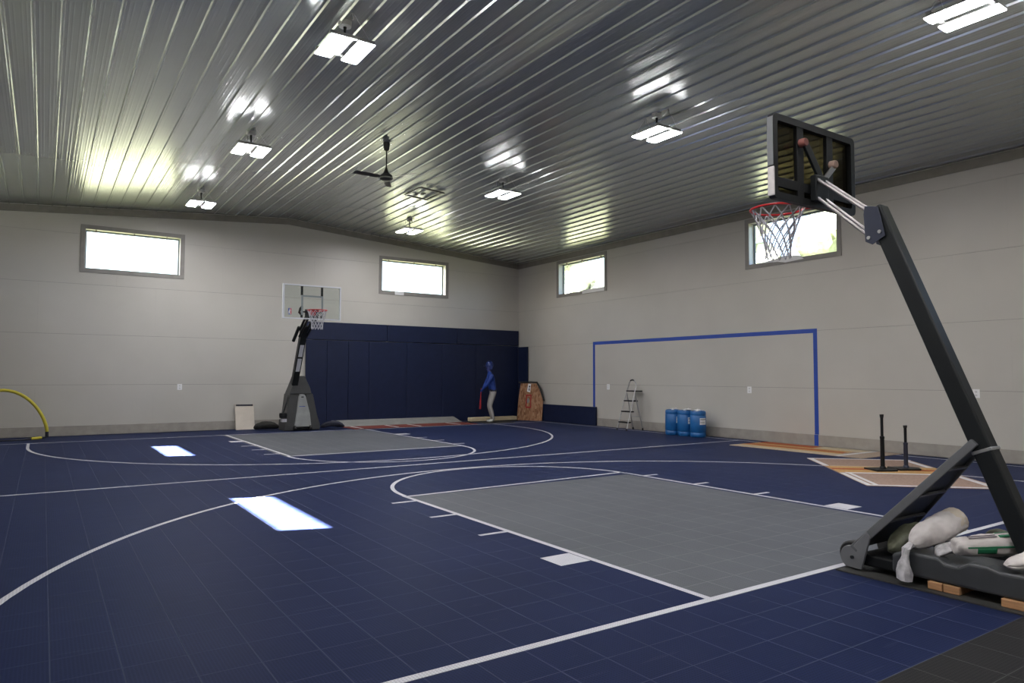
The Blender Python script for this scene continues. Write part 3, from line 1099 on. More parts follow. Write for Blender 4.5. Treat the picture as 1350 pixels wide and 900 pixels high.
# side plates at the pole top
for s in (-1, 1):
    MB().prism([(HX + s * 0.075, -0.145, 2.755), (HX + s * 0.075, -0.135, 2.69), (HX + s * 0.075, -0.145, 2.475), (HX + s * 0.075, -0.20, 2.445),
                (HX + s * 0.075, -0.30, 2.50), (HX + s * 0.075, -0.25, 2.73)], (s * 0.006, 0, 0)).build('side_plate', M['navy_metal'], hoop, bevel=0.002)
    for (yy, zz) in ((-0.175, 2.50), (-0.26, 2.535)):
        MB().lathe([(0.001, -0.008), (0.014, -0.008), (0.014, 0.006), (0.001, 0.009)], (HX + s * 0.084, yy, zz), 10, axis='x').build('bolt', M['steel'], hoop)
# pole
PA, PB = Vector((HX, -0.195, 2.735)), Vector((HX, -1.22, 0.12))
pd = (PB - PA).normalized()
ps = Vector((0, pd.z, -pd.y))
MB().obox((PA + PB) / 2, pd * (PB - PA).length / 2, Vector((0.062, 0, 0)), ps * 0.062).build('pole', M['black_metal'], hoop, bevel=0.014, seg=3)
cl = PA + pd * ((PA.z - 0.93) / -pd.z)
MB().obox(cl, pd * 0.012, Vector((0.067, 0, 0)), ps * 0.067).build('clamp', M['steel'], hoop, bevel=0.004)
# front strut: a tapered hollow cover from the wheels up to the pole
top_l, top_r = Vector((HX - 0.085, -0.875, 0.985)), Vector((HX + 0.085, -0.875, 0.985))
bot_l, bot_r = Vector((-0.405, -0.145, 0.155)), Vector((0.265, -0.145, 0.155))
fwd = Vector((0, 0.026, 0.022))
plate = MB()
mid = lambda a, b, f: a + (b - a) * f
plate.hexa([bot_l, bot_r, bot_r + fwd, bot_l + fwd, top_l, top_r, top_r + fwd, top_l + fwd])
plate.build('front_cover', M['dark_grey_plastic'], hoop, bevel=0.006)
for (b, tp, s) in ((bot_l, top_l, -1), (bot_r, top_r, 1)):
    mb = MB()
    w = Vector((0.022 * -s, 0, 0))
    bk0, bk1 = Vector((0, -0.020, -0.014)), Vector((0, -0.016, -0.012))
    o8 = Vector((-0.004 * -s, 0, 0))
    ft = fwd * 1.08
    mb.hexa([b + ft + o8, b + ft + w, b + w + bk0, b + bk0 + o8, tp + ft + o8, tp + ft + w, tp + w + bk1, tp + bk1 + o8])
    mb.build('side_flange', M['flange_grey'], hoop, bevel=0.006)
for k in range(3):
    f = 0.3 + 0.24 * k
    A, B = mid(bot_l, top_l, f), mid(bot_r, top_r, f)
    MB().obox((A + B) / 2 - Vector((0, 0.012, 0.010)), (B - A) / 2 * 0.9, Vector((0, 0.006, 0.006)), Vector((0, -0.009, 0.008))).build('cross_rib', M['grey_plastic'], hoop)
# wheels and wheel cheeks
for s, xw in ((-1, -0.405), (1, 0.265)):
    mb = MB()
    poly = []
    for k in range(14):
        a = math.radians(70 + 200 * k / 13)
        poly.append((xw, -0.125 - 0.085 * math.cos(a) * -1, 0.098 + 0.085 * math.sin(a)))
    poly = [(xw, -0.125 + 0.085 * math.cos(math.radians(a)), 0.098 + 0.085 * math.sin(math.radians(a))) for a in range(-60, 101, 16)]
    poly += [(xw, -0.24, 0.30), (xw, -0.27, 0.26), (xw, -0.20, 0.02)]
    mb.prism(poly, (0.022 * -s, 0, 0)).build('wheel_cheek', M['grey_plastic'], hoop, bevel=0.005)
    MB().lathe([(0.001, -0.035), (0.088, -0.035), (0.098, -0.025), (0.098, 0.025), (0.088, 0.035), (0.001, 0.035)], (xw + 0.075 * -s, -0.105, 0.108), 24, axis='x').build('wheel', M['rubber'], hoop, smooth=True)
    MB().lathe([(0.001, -0.008), (0.013, -0.008), (0.013, 0.008), (0.001, 0.008)], (xw + s * 0.002, -0.135, 0.10), 12, axis='x').build('axle', M['black_metal'], hoop)
# water tank base
base = MB()
prof = [(-0.43, 0.062), (-0.43, 0.19), (-0.52, 0.225), (-0.74, 0.225), (-0.78, 0.195), (-0.86, 0.195), (-0.92, 0.232), (-1.03, 0.232), (-1.10, 0.215), (-1.50, 0.22), (-1.50, 0.062)]
for (x0, x1, mi) in ((-0.42, -0.30, 0), (0.16, 0.28, 0)):
    base.prism([(x0, y, z) for y, z in prof], (x1 - x0, 0, 0))
base.box(-0.30, 0.16, -1.50, -0.43, 0.062, 0.165)
base.build('base_tank', M['dark_grey_plastic'], hoop, bevel=0.02, seg=3)
MB().box(-0.36, 0.22, -0.43, -0.16, 0.045, 0.13).build('base_nose', M['black_plastic'], hoop, bevel=0.015)
# mat under it and the wooden blocks
mat_o = MB().box(-0.50, 0.42, -2.4, -0.06, 0.0012, 0.010).build('rubber_mat', M['rubber_mat'], None)
tag(mat_o, 'dark rubber mat lying under the near hoop base', 'mat')
def block(label, x0, x1, y0, y1, z0, z1):
    o = MB().box(x0, x1, y0, y1, z0, z1).build('wood_block', M['pine'], None, bevel=0.004)
    tag(o, label, 'wood block', 'wooden blocks under the near hoop base')
block('short pine block under the near hoop base, lower one by the knotted sack', -0.435, -0.10, -0.765, -0.675, 0.011, 0.061)
block('short pine block under the near hoop base, right behind the one by the knotted sack', -0.43, -0.10, -0.87, -0.77, 0.011, 0.061)
block('pine block under the near hoop base, at the frame edge', -0.44, -0.10, -1.32, -1.11, 0.011, 0.061)

# sandbags on the base
def sack(name, label, cat, pts, radii, mat, group, seg=16, lump=0.10, seed=1, flat=0.72, fold=0.07):
    rnd = random.Random(seed)
    t = thing(name, label, cat, (pts[len(pts) // 2][0], pts[len(pts) // 2][1], 0.2), group)
    mb = MB()
    mb.tube(pts, radii, seg, ell=(1.0, flat))
    for v in mb.bm.verts:
        v.co += Vector((rnd.uniform(-1, 1), rnd.uniform(-1, 1), rnd.uniform(-0.6, 0.6))) * lump * 0.1
    o = mb.build('sack_body', mat, t, smooth=True, sub=3)
    tx = bpy.data.textures.new('sack_folds', 'CLOUDS')
    tx.noise_scale = fold
    dm = o.modifiers.new('folds', 'DISPLACE')
    dm.texture = tx
    dm.strength = fold * 0.32
    dm.mid_level = 0.5
    return t
gs = 'sandbags piled on the near hoop base'
t = sack('sandbag', 'white knotted sandbag lying across the near hoop base below the strut', 'sandbag',
         [(-0.405, -0.565, 0.275), (-0.37, -0.575, 0.285), (-0.27, -0.585, 0.325), (-0.14, -0.605, 0.355), (-0.04, -0.625, 0.385), (0.03, -0.637, 0.40), (0.055, -0.641, 0.405), (0.058, -0.642, 0.406)],
         [0.02, 0.060, 0.098, 0.102, 0.098, 0.098, 0.098, 0.094], M['sack'], gs, seed=3, flat=0.9)
mb = MB()
mb.tube([(-0.02, -0.628, 0.389), (0.02, -0.635, 0.398), (0.062, -0.643, 0.407)], [0.094, 0.096, 0.095], 16, ell=(1.0, 0.95))
mb.build('sack_hem', M['sack_cream'], t, smooth=True)
mb = MB()
rnd = random.Random(5)
mb.tube([(-0.40, -0.562, 0.285), (-0.452, -0.553, 0.25), (-0.468, -0.548, 0.20), (-0.472, -0.545, 0.15), (-0.475, -0.543, 0.09), (-0.477, -0.542, 0.045)],
        [0.022, 0.028, 0.022, 0.038, 0.056, 0.048], 12, ell=(1.0, 0.62))
for v in mb.bm.verts:
    v.co += Vector((rnd.uniform(-1, 1), rnd.uniform(-1, 1), rnd.uniform(-1, 1))) * 0.008
mb.build('sack_neck', M['plastic_bag'], t, smooth=True)
# green striped sack
A, B = Vector((-0.335, -0.80, 0.300)), Vector((0.33, -1.21, 0.322))
t = sack('sandbag', 'white sandbag with green printed stripes on the near hoop base', 'sandbag',
         [A, A + (B - A) * 0.03, A + (B - A) * 0.10, A + (B - A) * 0.3, A + (B - A) * 0.6, A + (B - A) * 0.9, B],
         [0.050, 0.072, 0.075, 0.088, 0.095, 0.09, 0.06], M['sack'], gs, seed=8, flat=0.85, lump=0.04)
def on_sack(name, f0, f1, ang0, ang1, mat, r=0.094):
    """a printed strip lying on the sack's skin"""
    d = (B - A).normalized()
    u = d.cross(Vector((0, 0, 1))).normalized()
    w = u.cross(d)
    rows = []
    mb = MB()
    n = 10
    for i in range(n + 1):
        f = f0 + (f1 - f0) * i / n
        c = A + (B - A) * f
        rr = r * (0.80 + 0.30 * min(1, f / 0.6))
        row = []
        for k in range(4):
            a = math.radians(ang0 + (ang1 - ang0) * k / 3)
            row.append(mb.bm.verts.new(c + (u * math.cos(a) + w * math.sin(a) * 0.88) * rr))
        rows.append(row)
    for P_, Q_ in zip(rows, rows[1:]):
        for k in range(3):
            mb.face([P_[k], P_[k + 1], Q_[k + 1], Q_[k]])
    o = mb.build(name, mat, t, smooth=True)
    sm = o.modifiers.new('thick', 'SOLIDIFY')
    sm.thickness = 0.003
    sm.offset = 0
on_sack('green_stripe', 0.06, 0.97, 2, 10, M['green_print'])
on_sack('green_patch', 0.14, 0.30, -28, 2, M['green_print'])
on_sack('green_print', 0.36, 0.75, 52, 66, M['green_print'])
on_sack('green_print', 0.36, 0.90, 84, 90, M['green_print'])
on_sack('grey_print', 0.10, 0.34, 56, 61, M['grey_print'])
on_sack('grey_print', 0.10, 0.34, 68, 73, M['grey_print'])
sack('sandbag', 'plain white sandbag on the near hoop base, cut by the frame edge', 'sandbag',
     [(-0.405, -1.13, 0.258), (-0.37, -1.15, 0.265), (-0.25, -1.20, 0.280), (-0.17, -1.235, 0.282), (-0.14, -1.25, 0.275)], [0.02, 0.055, 0.085, 0.09, 0.05], M['sack'], gs, seed=12, flat=0.62)
sack('plastic_bag', 'crumpled clear plastic bag between two sandbags on the hoop base', 'bag',
     [(-0.37, -0.70, 0.22), (-0.31, -0.72, 0.26), (-0.22, -0.745, 0.275), (-0.10, -0.78, 0.26)], [0.02, 0.055, 0.06, 0.03], M['plastic_bag'], None, seg=12, lump=0.2, seed=21)
sack('plastic_bag', 'dull olive bag bundled inside the strut of the near hoop', 'bag',
     [(-0.30, -0.36, 0.16), (-0.27, -0.38, 0.20), (-0.20, -0.41, 0.28), (-0.12, -0.44, 0.335), (-0.08, -0.46, 0.35)], [0.03, 0.08, 0.095, 0.075, 0.02], M['green_bag'], None, seg=12, lump=0.2, seed=22)
sack('plastic_bag', 'dark crumpled bag behind the striped sandbag', 'bag',
     [(0.12, -0.80, 0.30), (0.15, -0.83, 0.33), (0.22, -0.88, 0.335), (0.27, -0.92, 0.30)], [0.02, 0.05, 0.05, 0.02], M['green_bag'], None, seg=10, lump=0.2, seed=23)

# ------------------------------------------------------------------ far hoop with clear backboard
FX = -0.06
fh = thing('basketball_hoop', 'tall portable hoop with clear backboard by the navy wall pads, far end', 'basketball hoop', (FX, 15.0, 0))
FY = 13.5
fx0, fx1, fz0, fz1 = FX - 0.725, FX + 0.69, 2.775, 3.60
mb = MB()
for rng in ((fx0, fx0 + 0.04, fz0, fz1), (fx1 - 0.03, fx1, fz0, fz1), (fx0 + 0.04, fx1 - 0.03, fz1 - 0.03, fz1), (fx0 + 0.04, fx1 - 0.03, fz0, fz0 + 0.03)):
    mb.box(rng[0], rng[1], FY - 0.02, FY + 0.03, rng[2], rng[3])
mb.build('backboard_frame', M['alu'], fh)
MB().box(fx0 + 0.03, fx1 - 0.02, FY - 0.006, FY + 0.004, fz0 + 0.02, fz1 - 0.02).build('backboard_panel', M['acrylic'], fh)
# inner square of grey lines, upright supports behind
for s in (-1, 1):
    cxx = FX - 0.02 + s * 0.245
    MB().box(cxx - 0.022, cxx + 0.022, FY - 0.010, FY - 0.0065, fz0 + 0.10, fz1 - 0.25).build('target_line', M['alu_grey'], fh)
    MB().box(cxx - 0.022, cxx + 0.022, FY + 0.006, FY + 0.05, fz1 - 0.25, fz1 - 0.035).build('support_bar', M['black_metal'], fh)
    MB().box(cxx - 0.022, cxx + 0.022, FY + 0.006, FY + 0.05, fz0 + 0.03, fz0 + 0.16).build('support_bar', M['black_metal'], fh)
MB().box(FX - 0.243, FX + 0.203, FY - 0.010, FY - 0.0065, fz1 - 0.29, fz1 - 0.25).build('target_line', M['alu_grey'], fh)
MB().box(FX - 0.243, FX + 0.203, FY + 0.006, FY + 0.04, fz0 + 0.16, fz0 + 0.19).build('support_bar', M['black_metal'], fh)
# small printed emblem: blue and red halves with a white figure
lx, lz = fx0 + 0.17, fz0 + 0.17
emb = MB().prism([(lx + dx, FY - 0.0085, lz + dz) for dx, dz in ((-0.035, -0.075), (0.035, -0.075), (0.04, 0), (0.035, 0.075), (-0.035, 0.075), (-0.04, 0))], (0, 0.002, 0)).build('emblem', M['logo_blue'], fh)
MB().prism([(lx + dx, FY - 0.0095, lz + dz) for dx, dz in ((0.004, -0.072), (0.034, -0.072), (0.038, 0), (0.034, 0.072), (0.010, 0.072))], (0, 0.0008, 0)).build('emblem_red', M['logo_red'], emb)
MB().prism([(lx + dx, FY - 0.0105, lz + dz) for dx, dz in ((-0.024, -0.07), (-0.008, -0.03), (0.006, -0.07), (0.018, -0.065), (0.010, 0.0), (0.026, 0.022), (0.010, 0.03), (0.012, 0.058), (-0.006, 0.062), (-0.012, 0.02), (-0.03, 0.0))], (0, 0.0008, 0)).build('emblem_figure', M['plate'], emb)
rz2, ry2 = 2.965, FY - 0.03 - 0.13 - 0.228
MB().tube([(FX - 0.02 + 0.228 * math.cos(2 * math.pi * k / 36), ry2 + 0.228 * math.sin(2 * math.pi * k / 36), rz2) for k in range(36)], 0.0105, 8, closed=True).build('rim', M['rim_red'], fh, smooth=True)
MB().hexa([(FX - 0.10, FY - 0.02, rz2 - 0.10), (FX + 0.06, FY - 0.02, rz2 - 0.10), (FX + 0.02, ry2 + 0.22, rz2 - 0.015), (FX - 0.06, ry2 + 0.22, rz2 - 0.015),
           (FX - 0.10, FY - 0.02, rz2 + 0.01), (FX + 0.06, FY - 0.02, rz2 + 0.01), (FX + 0.02, ry2 + 0.22, rz2 + 0.008), (FX - 0.06, ry2 + 0.22, rz2 + 0.008)]).build('rim_bracket', M['rim_red'], fh)
make_net('net', (FX - 0.02, ry2, rz2 - 0.008), 0.225, 0.13, 0.44, fh, cord=0.006)
# extension arms from the pole top, with spring crank
for s in (-1, 1):
    MB().tube([(FX + s * 0.10, FY + 0.05, 2.96), (FX + s * 0.09, 14.22, 2.56)], 0.03, 8).build('arm', M['black_metal'], fh, smooth=True)
    MB().tube([(FX + s * 0.10, FY + 0.05, 2.80), (FX + s * 0.09, 14.24, 2.40)], 0.03, 8).build('arm', M['black_metal'], fh, smooth=True)
MB().box(FX - 0.17, FX + 0.16, FY + 0.05, FY + 0.09, 2.79, 3.02).build('mount_plate', M['charcoal'], fh, bevel=0.01)
MB().tube([(FX - 0.20, 13.75, 2.90), (FX - 0.27, 13.70, 2.95), (FX - 0.25, 13.68, 3.04), (FX - 0.20, 13.68, 3.10)], 0.028, 8).build('crank_handle', M['black_plastic'], fh, smooth=True)
MB().tube([(FX - 0.16, 14.05, 2.62), (FX - 0.22, 14.30, 2.28)], 0.04, 8).build('crank_box', M['black_plastic'], fh, smooth=True)
# pole leaning to the board
FA, FBt = Vector((FX, 14.12, 2.66)), Vector((FX, 14.90, 1.20))
d = (FBt - FA).normalized()
sd = Vector((0, d.z, -d.y))
MB().obox((FA + FBt) / 2, d * (FBt - FA).length / 2, Vector((0.078, 0, 0)), sd * 0.075).build('pole', M['black_metal'], fh, bevel=0.012)
for f0, f1 in ((0.30, 0.50), (0.53, 0.75)):
    c = FA + (FBt - FA) * ((f0 + f1) / 2)
    MB().obox(c - sd * -0.078 if (sd.y > 0) is False else c - sd * 0.078, d * (FBt - FA).length * (f1 - f0) / 2, Vector((0.05, 0, 0)), sd * 0.002).build('sticker', M['sticker'], fh)
# moulded A-shaped base: shoulders, two legs and the pale pad between
BX, BYf = 0.18, 15.05
def trap(name, pts, y0, y1, mat, parent=fh, bevel=0.015):
    return MB().prism([(BX + x, y0, z) for x, z in pts], (0, y1 - y0, 0)).build(name, mat, parent, bevel=bevel)
trap('base_shoulder', [(-0.32, 0.95), (0.26, 0.95), (0.22, 1.10), (0.07, 1.42), (-0.14, 1.42), (-0.24, 1.15)], BYf - 0.02, BYf + 0.42, M['charcoal'])
trap('base_leg', [(-0.44, 0.012), (-0.15, 0.012), (-0.10, 0.45), (-0.05, 0.955), (-0.31, 0.955), (-0.36, 0.5)], BYf, BYf + 0.5, M['charcoal'])
trap('base_leg', [(0.24, 0.012), (0.50, 0.012), (0.50, 0.16), (0.42, 0.40), (0.30, 0.955), (0.10, 0.955), (0.16, 0.6)], BYf, BYf + 0.5, M['charcoal'])
fp = trap('front_pad', [(-0.18, 0.10), (0.265, 0.10), (0.22, 0.45), (0.10, 0.90), (0.05, 0.945), (-0.03, 0.945), (-0.08, 0.90), (-0.13, 0.45)], BYf - 0.035, BYf + 0.06, M['pad_grey'], bevel=0.02)
trap('pad_mark', [(-0.07, 0.62), (0.09, 0.62), (0.085, 0.635), (-0.065, 0.635)], BYf - 0.0375, BYf - 0.0352, M['logo_blue'], parent=fp, bevel=0)
trap('pad_mark', [(-0.02, 0.86), (0.05, 0.86), (0.045, 0.885), (-0.015, 0.885)], BYf - 0.0375, BYf - 0.0352, M['black_plastic'], parent=fp, bevel=0)
trap('base_crossbar', [(-0.16, 0.02), (0.25, 0.02), (0.25, 0.075), (-0.16, 0.075)], BYf + 0.02, BYf + 0.3, M['black_plastic'])
for xx in (-0.17, 0.24):
    MB().lathe([(0.001, -0.03), (0.055, -0.03), (0.062, -0.02), (0.062, 0.02), (0.055, 0.03), (0.001, 0.03)], (BX + xx, BYf - 0.03, 0.075), 18, axis='x').build('wheel', M['rubber'], fh, smooth=True)
trap('base_tank', [(-0.27, 0.012), (0.40, 0.012), (0.37, 0.25), (-0.25, 0.25)], BYf + 0.5, BYf + 1.15, M['charcoal'])
MB().tube([(BX - 0.22, BYf + 0.15, 1.12), (BX - 0.38, BYf + 0.02, 0.72), (BX - 0.50, BYf - 0.06, 0.42)], 0.018, 8).build('brace', M['black_metal'], fh, smooth=True)
MB().lathe([(0.001, -0.08), (0.09, -0.07), (0.10, 0.0), (0.09, 0.05), (0.001, 0.06)], (BX - 0.47, BYf - 0.02, 0.42), 14).build('crank_housing', M['black_plastic'], fh, smooth=True)
MB().box(BX - 0.50, BX - 0.38, BYf - 0.035, BYf + 0.10, 0.24, 0.32).build('label_plate', M['sticker'], fh)

gd = 'dark sandbags around the far hoop base'
sack('sandbag', 'dark sandbag slumped on the floor beside the leaning white board', 'sandbag',
     [(-0.84, 15.78, 0.06), (-0.76, 15.76, 0.10), (-0.60, 15.72, 0.14), (-0.42, 15.68, 0.13), (-0.29, 15.64, 0.10), (-0.22, 15.63, 0.07)], [0.03, 0.11, 0.15, 0.13, 0.10, 0.03], M['dark_bag'], gd, seed=31, lump=0.15)
sack('sandbag', 'dark bluish sandbag on the floor between far hoop and red mat', 'sandbag',
     [(0.78, 15.35, 0.05), (0.86, 15.33, 0.09), (1.0, 15.30, 0.13), (1.18, 15.27, 0.14), (1.34, 15.25, 0.10), (1.42, 15.24, 0.06)], [0.03, 0.08, 0.10, 0.13, 0.10, 0.03], M['dark_blue_bag'], gd, seed=32, lump=0.2)

# ------------------------------------------------------------------ leaning white board
t = thing('leaning_board', 'off-white board with a dark top edge leaning on the back wall', 'board', (-0.95, 16.2, 0))
MB().hexa([(-1.19, 16.12, 0.004), (-0.71, 16.12, 0.004), (-0.71, 16.145, 0.004), (-1.19, 16.145, 0.004),
           (-1.19, 16.325, 0.66), (-0.71, 16.325, 0.66), (-0.71, 16.35, 0.66), (-1.19, 16.35, 0.66)]).build('board_panel', M['board_white'], t, bevel=0.003)
MB().hexa([(-1.16, 16.302, 0.615), (-0.73, 16.302, 0.615), (-0.73, 16.312, 0.615), (-1.16, 16.312, 0.615),
           (-1.16, 16.316, 0.66), (-0.73, 16.316, 0.66), (-0.73, 16.326, 0.66), (-1.16, 16.326, 0.66)]).build('edge_band', M['belt'], t)

# ------------------------------------------------------------------ yellow pop-up goal
t = thing('popup_goal', 'yellow arched pop-up goal standing at the back wall', 'goal', (-6.1, 15.7, 0))
gy = 15.75
arch = []
for k in range(25):
    a = math.pi * k / 24
    xx = -6.13 + 0.83 * math.cos(a)
    zz = 0.16 + 0.93 * (math.sin(a) ** 1.3 if math.sin(a) > 0 else 0)
    arch.append((xx, gy, zz))
MB().tube(arch, 0.036, 10).build('arch', M['yellow'], t, smooth=True)
for s in (0, -1):
    p = arch[s]
    MB().tube([p, (p[0], gy, 0.04)], 0.036, 10).build('foot_sleeve', M['belt'], t, smooth=True)
MB().tube([(arch[0][0], gy, 0.04), (-5.42, gy - 0.25, 0.035), (-5.75, gy - 0.40, 0.03), (-6.13, gy - 0.45, 0.03), (-6.5, gy - 0.40, 0.03), (-6.84, gy - 0.25, 0.035), (arch[-1][0], gy, 0.04)], 0.018, 8).build('floor_rod', M['belt'], t, smooth=True)
MB().tube([(-5.40, gy - 0.23, 0.045), (-5.58, gy - 0.335, 0.042)], 0.03, 8).build('floor_sleeve', M['yellow'], t, smooth=True)

# ------------------------------------------------------------------ pitching end: red mat, ramp, foam, board
t = thing('pitching_mat', 'brick-red turf mat with white lines in front of the grey ramp', 'mat', (3.3, 15.2, 0))
MB().box(1.50, 5.35, 14.74, 15.72, 0.0012, 0.012).build('turf', M['turf_red'], t)
for xx in (1.76, 2.80, 3.50, 4.78):
    MB().box(xx - 0.035, xx + 0.035, 14.80, 15.66, 0.012, 0.0145).build('white_stripe', M['turf_white'], t)
mb = MB()
mb.prism([(1.42, 15.72, 0.012), (1.42, 16.28, 0.012), (1.42, 16.28, 0.155)], (3.95, 0, 0))
tag(mb.build('ramp_wedge', M['ramp'], None), 'long grey wedge ramp between the red mat and the navy pads', 'ramp')
t = thing('foam_block', 'cream foam slab with dark underside lying in front of the corner pads', 'foam slab', (6.4, 15.5, 0))
MB().box(5.50, 7.20, 15.40, 15.62, 0.035, 0.155).build('foam', M['foam_cream'], t, bevel=0.02, seg=3)
MB().box(5.42, 7.22, 15.36, 15.62, 0.002, 0.034).build('underlay', M['rubber_mat'], t)
tag(MB().box(5.75, 6.75, 14.84, 15.34, 0.0012, 0.014).build('standing_mat', M['rubber_mat'], None), 'dark flat mat under the feet of the batter dummy', 'mat')

# strand board with strike zone, in the corner
P0, P1 = Vector((7.33, 15.60, 0.012)), Vector((7.75, 14.82, 0.012))
u = (P1 - P0).normalized()
W = (P1 - P0).length
nrm = Vector((0, 0, 1)).cross(u)
if nrm.dot(CAM - P0) < 0: nrm = -nrm
lean = (Vector((0, 0, 1)) - nrm * 0.10).normalized()
def bp(a, b, off=0.0):
    return P0 + u * (a * W) + lean * b + nrm * off
t = thing('strike_board', 'strand board with a red strike-zone frame leaning in the far corner', 'board', tuple(P0))
poly = [(0.0, 0.0), (1.0, 0.0), (1.02, 0.62), (0.86, 0.98), (0.72, 1.19), (0.09, 1.19), (0.02, 0.6)]
MB().prism([bp(a, b) for a, b in poly], -nrm * 0.018).build('board_panel', M['osb'], t)
z0, z1, a0, a1 = 0.40, 0.83, 0.33, 0.55
for (p0, p1, q0, q1) in ((a0, a1, z1 - 0.045, z1), (a0, a1, z0, z0 + 0.045), (a0, a0 + 0.04, z0 + 0.045, z1 - 0.045), (a1 - 0.04, a1, z0 + 0.045, z1 - 0.045)):
    MB().prism([bp(p0, q0, 0.003), bp(p1, q0, 0.003), bp(p1, q1, 0.003), bp(p0, q1, 0.003)], -nrm * 0.003).build('red_frame', M['red_tape'], t)
MB().prism([bp(0.42 + 0.045 * math.cos(a), 0.635 + 0.085 * math.sin(a), 0.003) for a in [2 * math.pi * k / 12 for k in range(12)]], -nrm * 0.003).build('grey_spot', M['ramp'], t)
tg = MB().prism([bp(0.36, 0.93, 0.004), bp(0.49, 0.90, 0.004), bp(0.51, 1.17, 0.004), bp(0.40, 1.18, 0.004)], -nrm * 0.004).build('white_tag', M['plate'], t)
MB().prism([bp(0.43, 1.06, 0.0052), bp(0.48, 1.06, 0.0052), bp(0.485, 1.11, 0.0052), bp(0.44, 1.12, 0.0052)], -nrm * 0.001).build('tag_mark', M['belt'], tg)
MB().prism([bp(0.42, 0.96, 0.0052), bp(0.47, 0.95, 0.0052), bp(0.475, 1.03, 0.0052), bp(0.43, 1.04, 0.0052)], -nrm * 0.001).build('tag_mark', M['grey_plastic'], tg)
MB().tube([bp(0.0, 1.215, -0.01), bp(0.5, 1.23, -0.01), bp(0.74, 1.22, -0.01), bp(0.90, 1.00, -0.01), bp(1.05, 0.64, -0.01)], [0.022, 0.025, 0.03, 0.032, 0.025], 8).build('edge_padding', M['dark_bag'], t, smooth=True)

# ------------------------------------------------------------------ batter dummy (one continuous skinned figure)
def skin_figure(verts, edges, radii, root=0):
    me = bpy.data.meshes.new('figure_cage')
    me.from_pydata([tuple(v) for v in verts], edges, [])
    o = bpy.data.objects.new('figure_cage', me)
    COL.objects.link(o)
    sk = o.modifiers.new('skin', 'SKIN')
    sk.use_smooth_shade = True
    sv = me.skin_vertices[0].data if me.skin_vertices else None
    if sv is None:
        bm = bmesh.new()
        bm.from_mesh(me)
        bm.verts.layers.skin.verify()
        bm.to_mesh(me)
        bm.free()
        sv = me.skin_vertices[0].data
    for i, r in enumerate(radii):
        sv[i].radius = r if isinstance(r, tuple) else (r, r)
        sv[i].use_root = (i == root)
    sb = o.modifiers.new('sub', 'SUBSURF')
    sb.levels = sb.render_levels = 2
    dg = bpy.context.evaluated_depsgraph_get()
    ev = o.evaluated_get(dg)
    m2 = bpy.data.meshes.new_from_object(ev)
    bpy.data.objects.remove(o)
    return m2


DX, DY = 6.07, 15.12
dummy = thing('batter_dummy', 'batter dummy in royal blue top and pale grey trousers by the navy pads', 'mannequin', (DX, DY, 0.014))
fd = Vector((-0.93, 0.37, 0)).normalized()        # faces along the pads
ld = Vector((fd.y * -1, fd.x, 0))                 # its left side
def bpnt(f, l, z):
    return fd * f + ld * l + Vector((0, 0, z))
V, Eg, Rd = [], [], []
def addv(f, l, z, r, to=None):
    V.append(bpnt(f, l, z))
    Rd.append(r)
    if to is not None:
        Eg.append((to, len(V) - 1))
    return len(V) - 1
pel = addv(-0.04, 0, 0.96, (0.145, 0.125))
sp1 = addv(0.0, 0, 1.12, (0.15, 0.125), pel)
sp2 = addv(0.03, 0, 1.30, (0.165, 0.13), sp1)
sp3 = addv(0.05, 0, 1.44, (0.12, 0.10), sp2)
nk = addv(0.075, 0, 1.53, 0.055, sp3)
hd0 = addv(0.09, 0, 1.60, (0.075, 0.07), nk)
hd1 = addv(0.085, 0, 1.70, (0.092, 0.085), hd0)
hd2 = addv(0.075, 0, 1.79, (0.072, 0.07), hd1)
for s in (-1, 1):
    hip = addv(-0.04, 0.095 * s, 0.90, 0.095, pel)
    thg = addv(0.02, 0.11 * s, 0.72, 0.085, hip)
    kn = addv(0.075, 0.12 * s, 0.50, 0.062, thg)
    cf = addv(0.02, 0.125 * s, 0.32, 0.060, kn)
    an = addv(-0.03, 0.13 * s, 0.09, 0.042, cf)
    ft = addv(0.04, 0.135 * s, 0.045, 0.040, an)
    tt = addv(0.15, 0.14 * s, 0.035, 0.034, ft)
    sh = addv(0.05, 0.17 * s, 1.41, 0.075, sp3)
    el = addv(0.17, 0.21 * s, 1.17, 0.050, sh)
    wr = addv(0.285, 0.07 * s + 0.01, 0.98 + 0.035 * (s > 0), 0.033, el)
    pm = addv(0.315, 0.035 * s + 0.01, 0.93 + 0.045 * (s > 0), (0.036, 0.022), wr)
    for k in range(4):
        z = 0.905 + 0.05 * (s > 0) + 0.018 * (1.5 - k) * -0.4
        f1 = addv(0.345, (0.034 - 0.006 * k) * s + 0.01, 0.92 + 0.045 * (s > 0) - 0.016 * (k - 1.5), 0.010, pm)
        f2 = addv(0.358, (0.012) * s + 0.01, 0.905 + 0.045 * (s > 0) - 0.016 * (k - 1.5), 0.009, f1)
    addv(0.325, 0.018 * s + 0.01, 0.955 + 0.045 * (s > 0), 0.010, pm)
fm = skin_figure(V, Eg, Rd)
for m in ('royal', 'trousers', 'belt', 'shoes', 'face'):
    fm.materials.append(M[m])
for p in fm.polygons:
    c = p.center
    f = c.dot(fd)
    p.use_smooth = True
    if c.z > 1.555: p.material_index = 4
    elif c.z < 0.085: p.material_index = 3
    elif c.z < 0.955 and f < 0.235: p.material_index = 1
    elif c.z < 0.995 and f < 0.235: p.material_index = 2
    else: p.material_index = 0
bo = bpy.data.objects.new('body', fm)
COL.objects.link(bo)
bo.parent = dummy
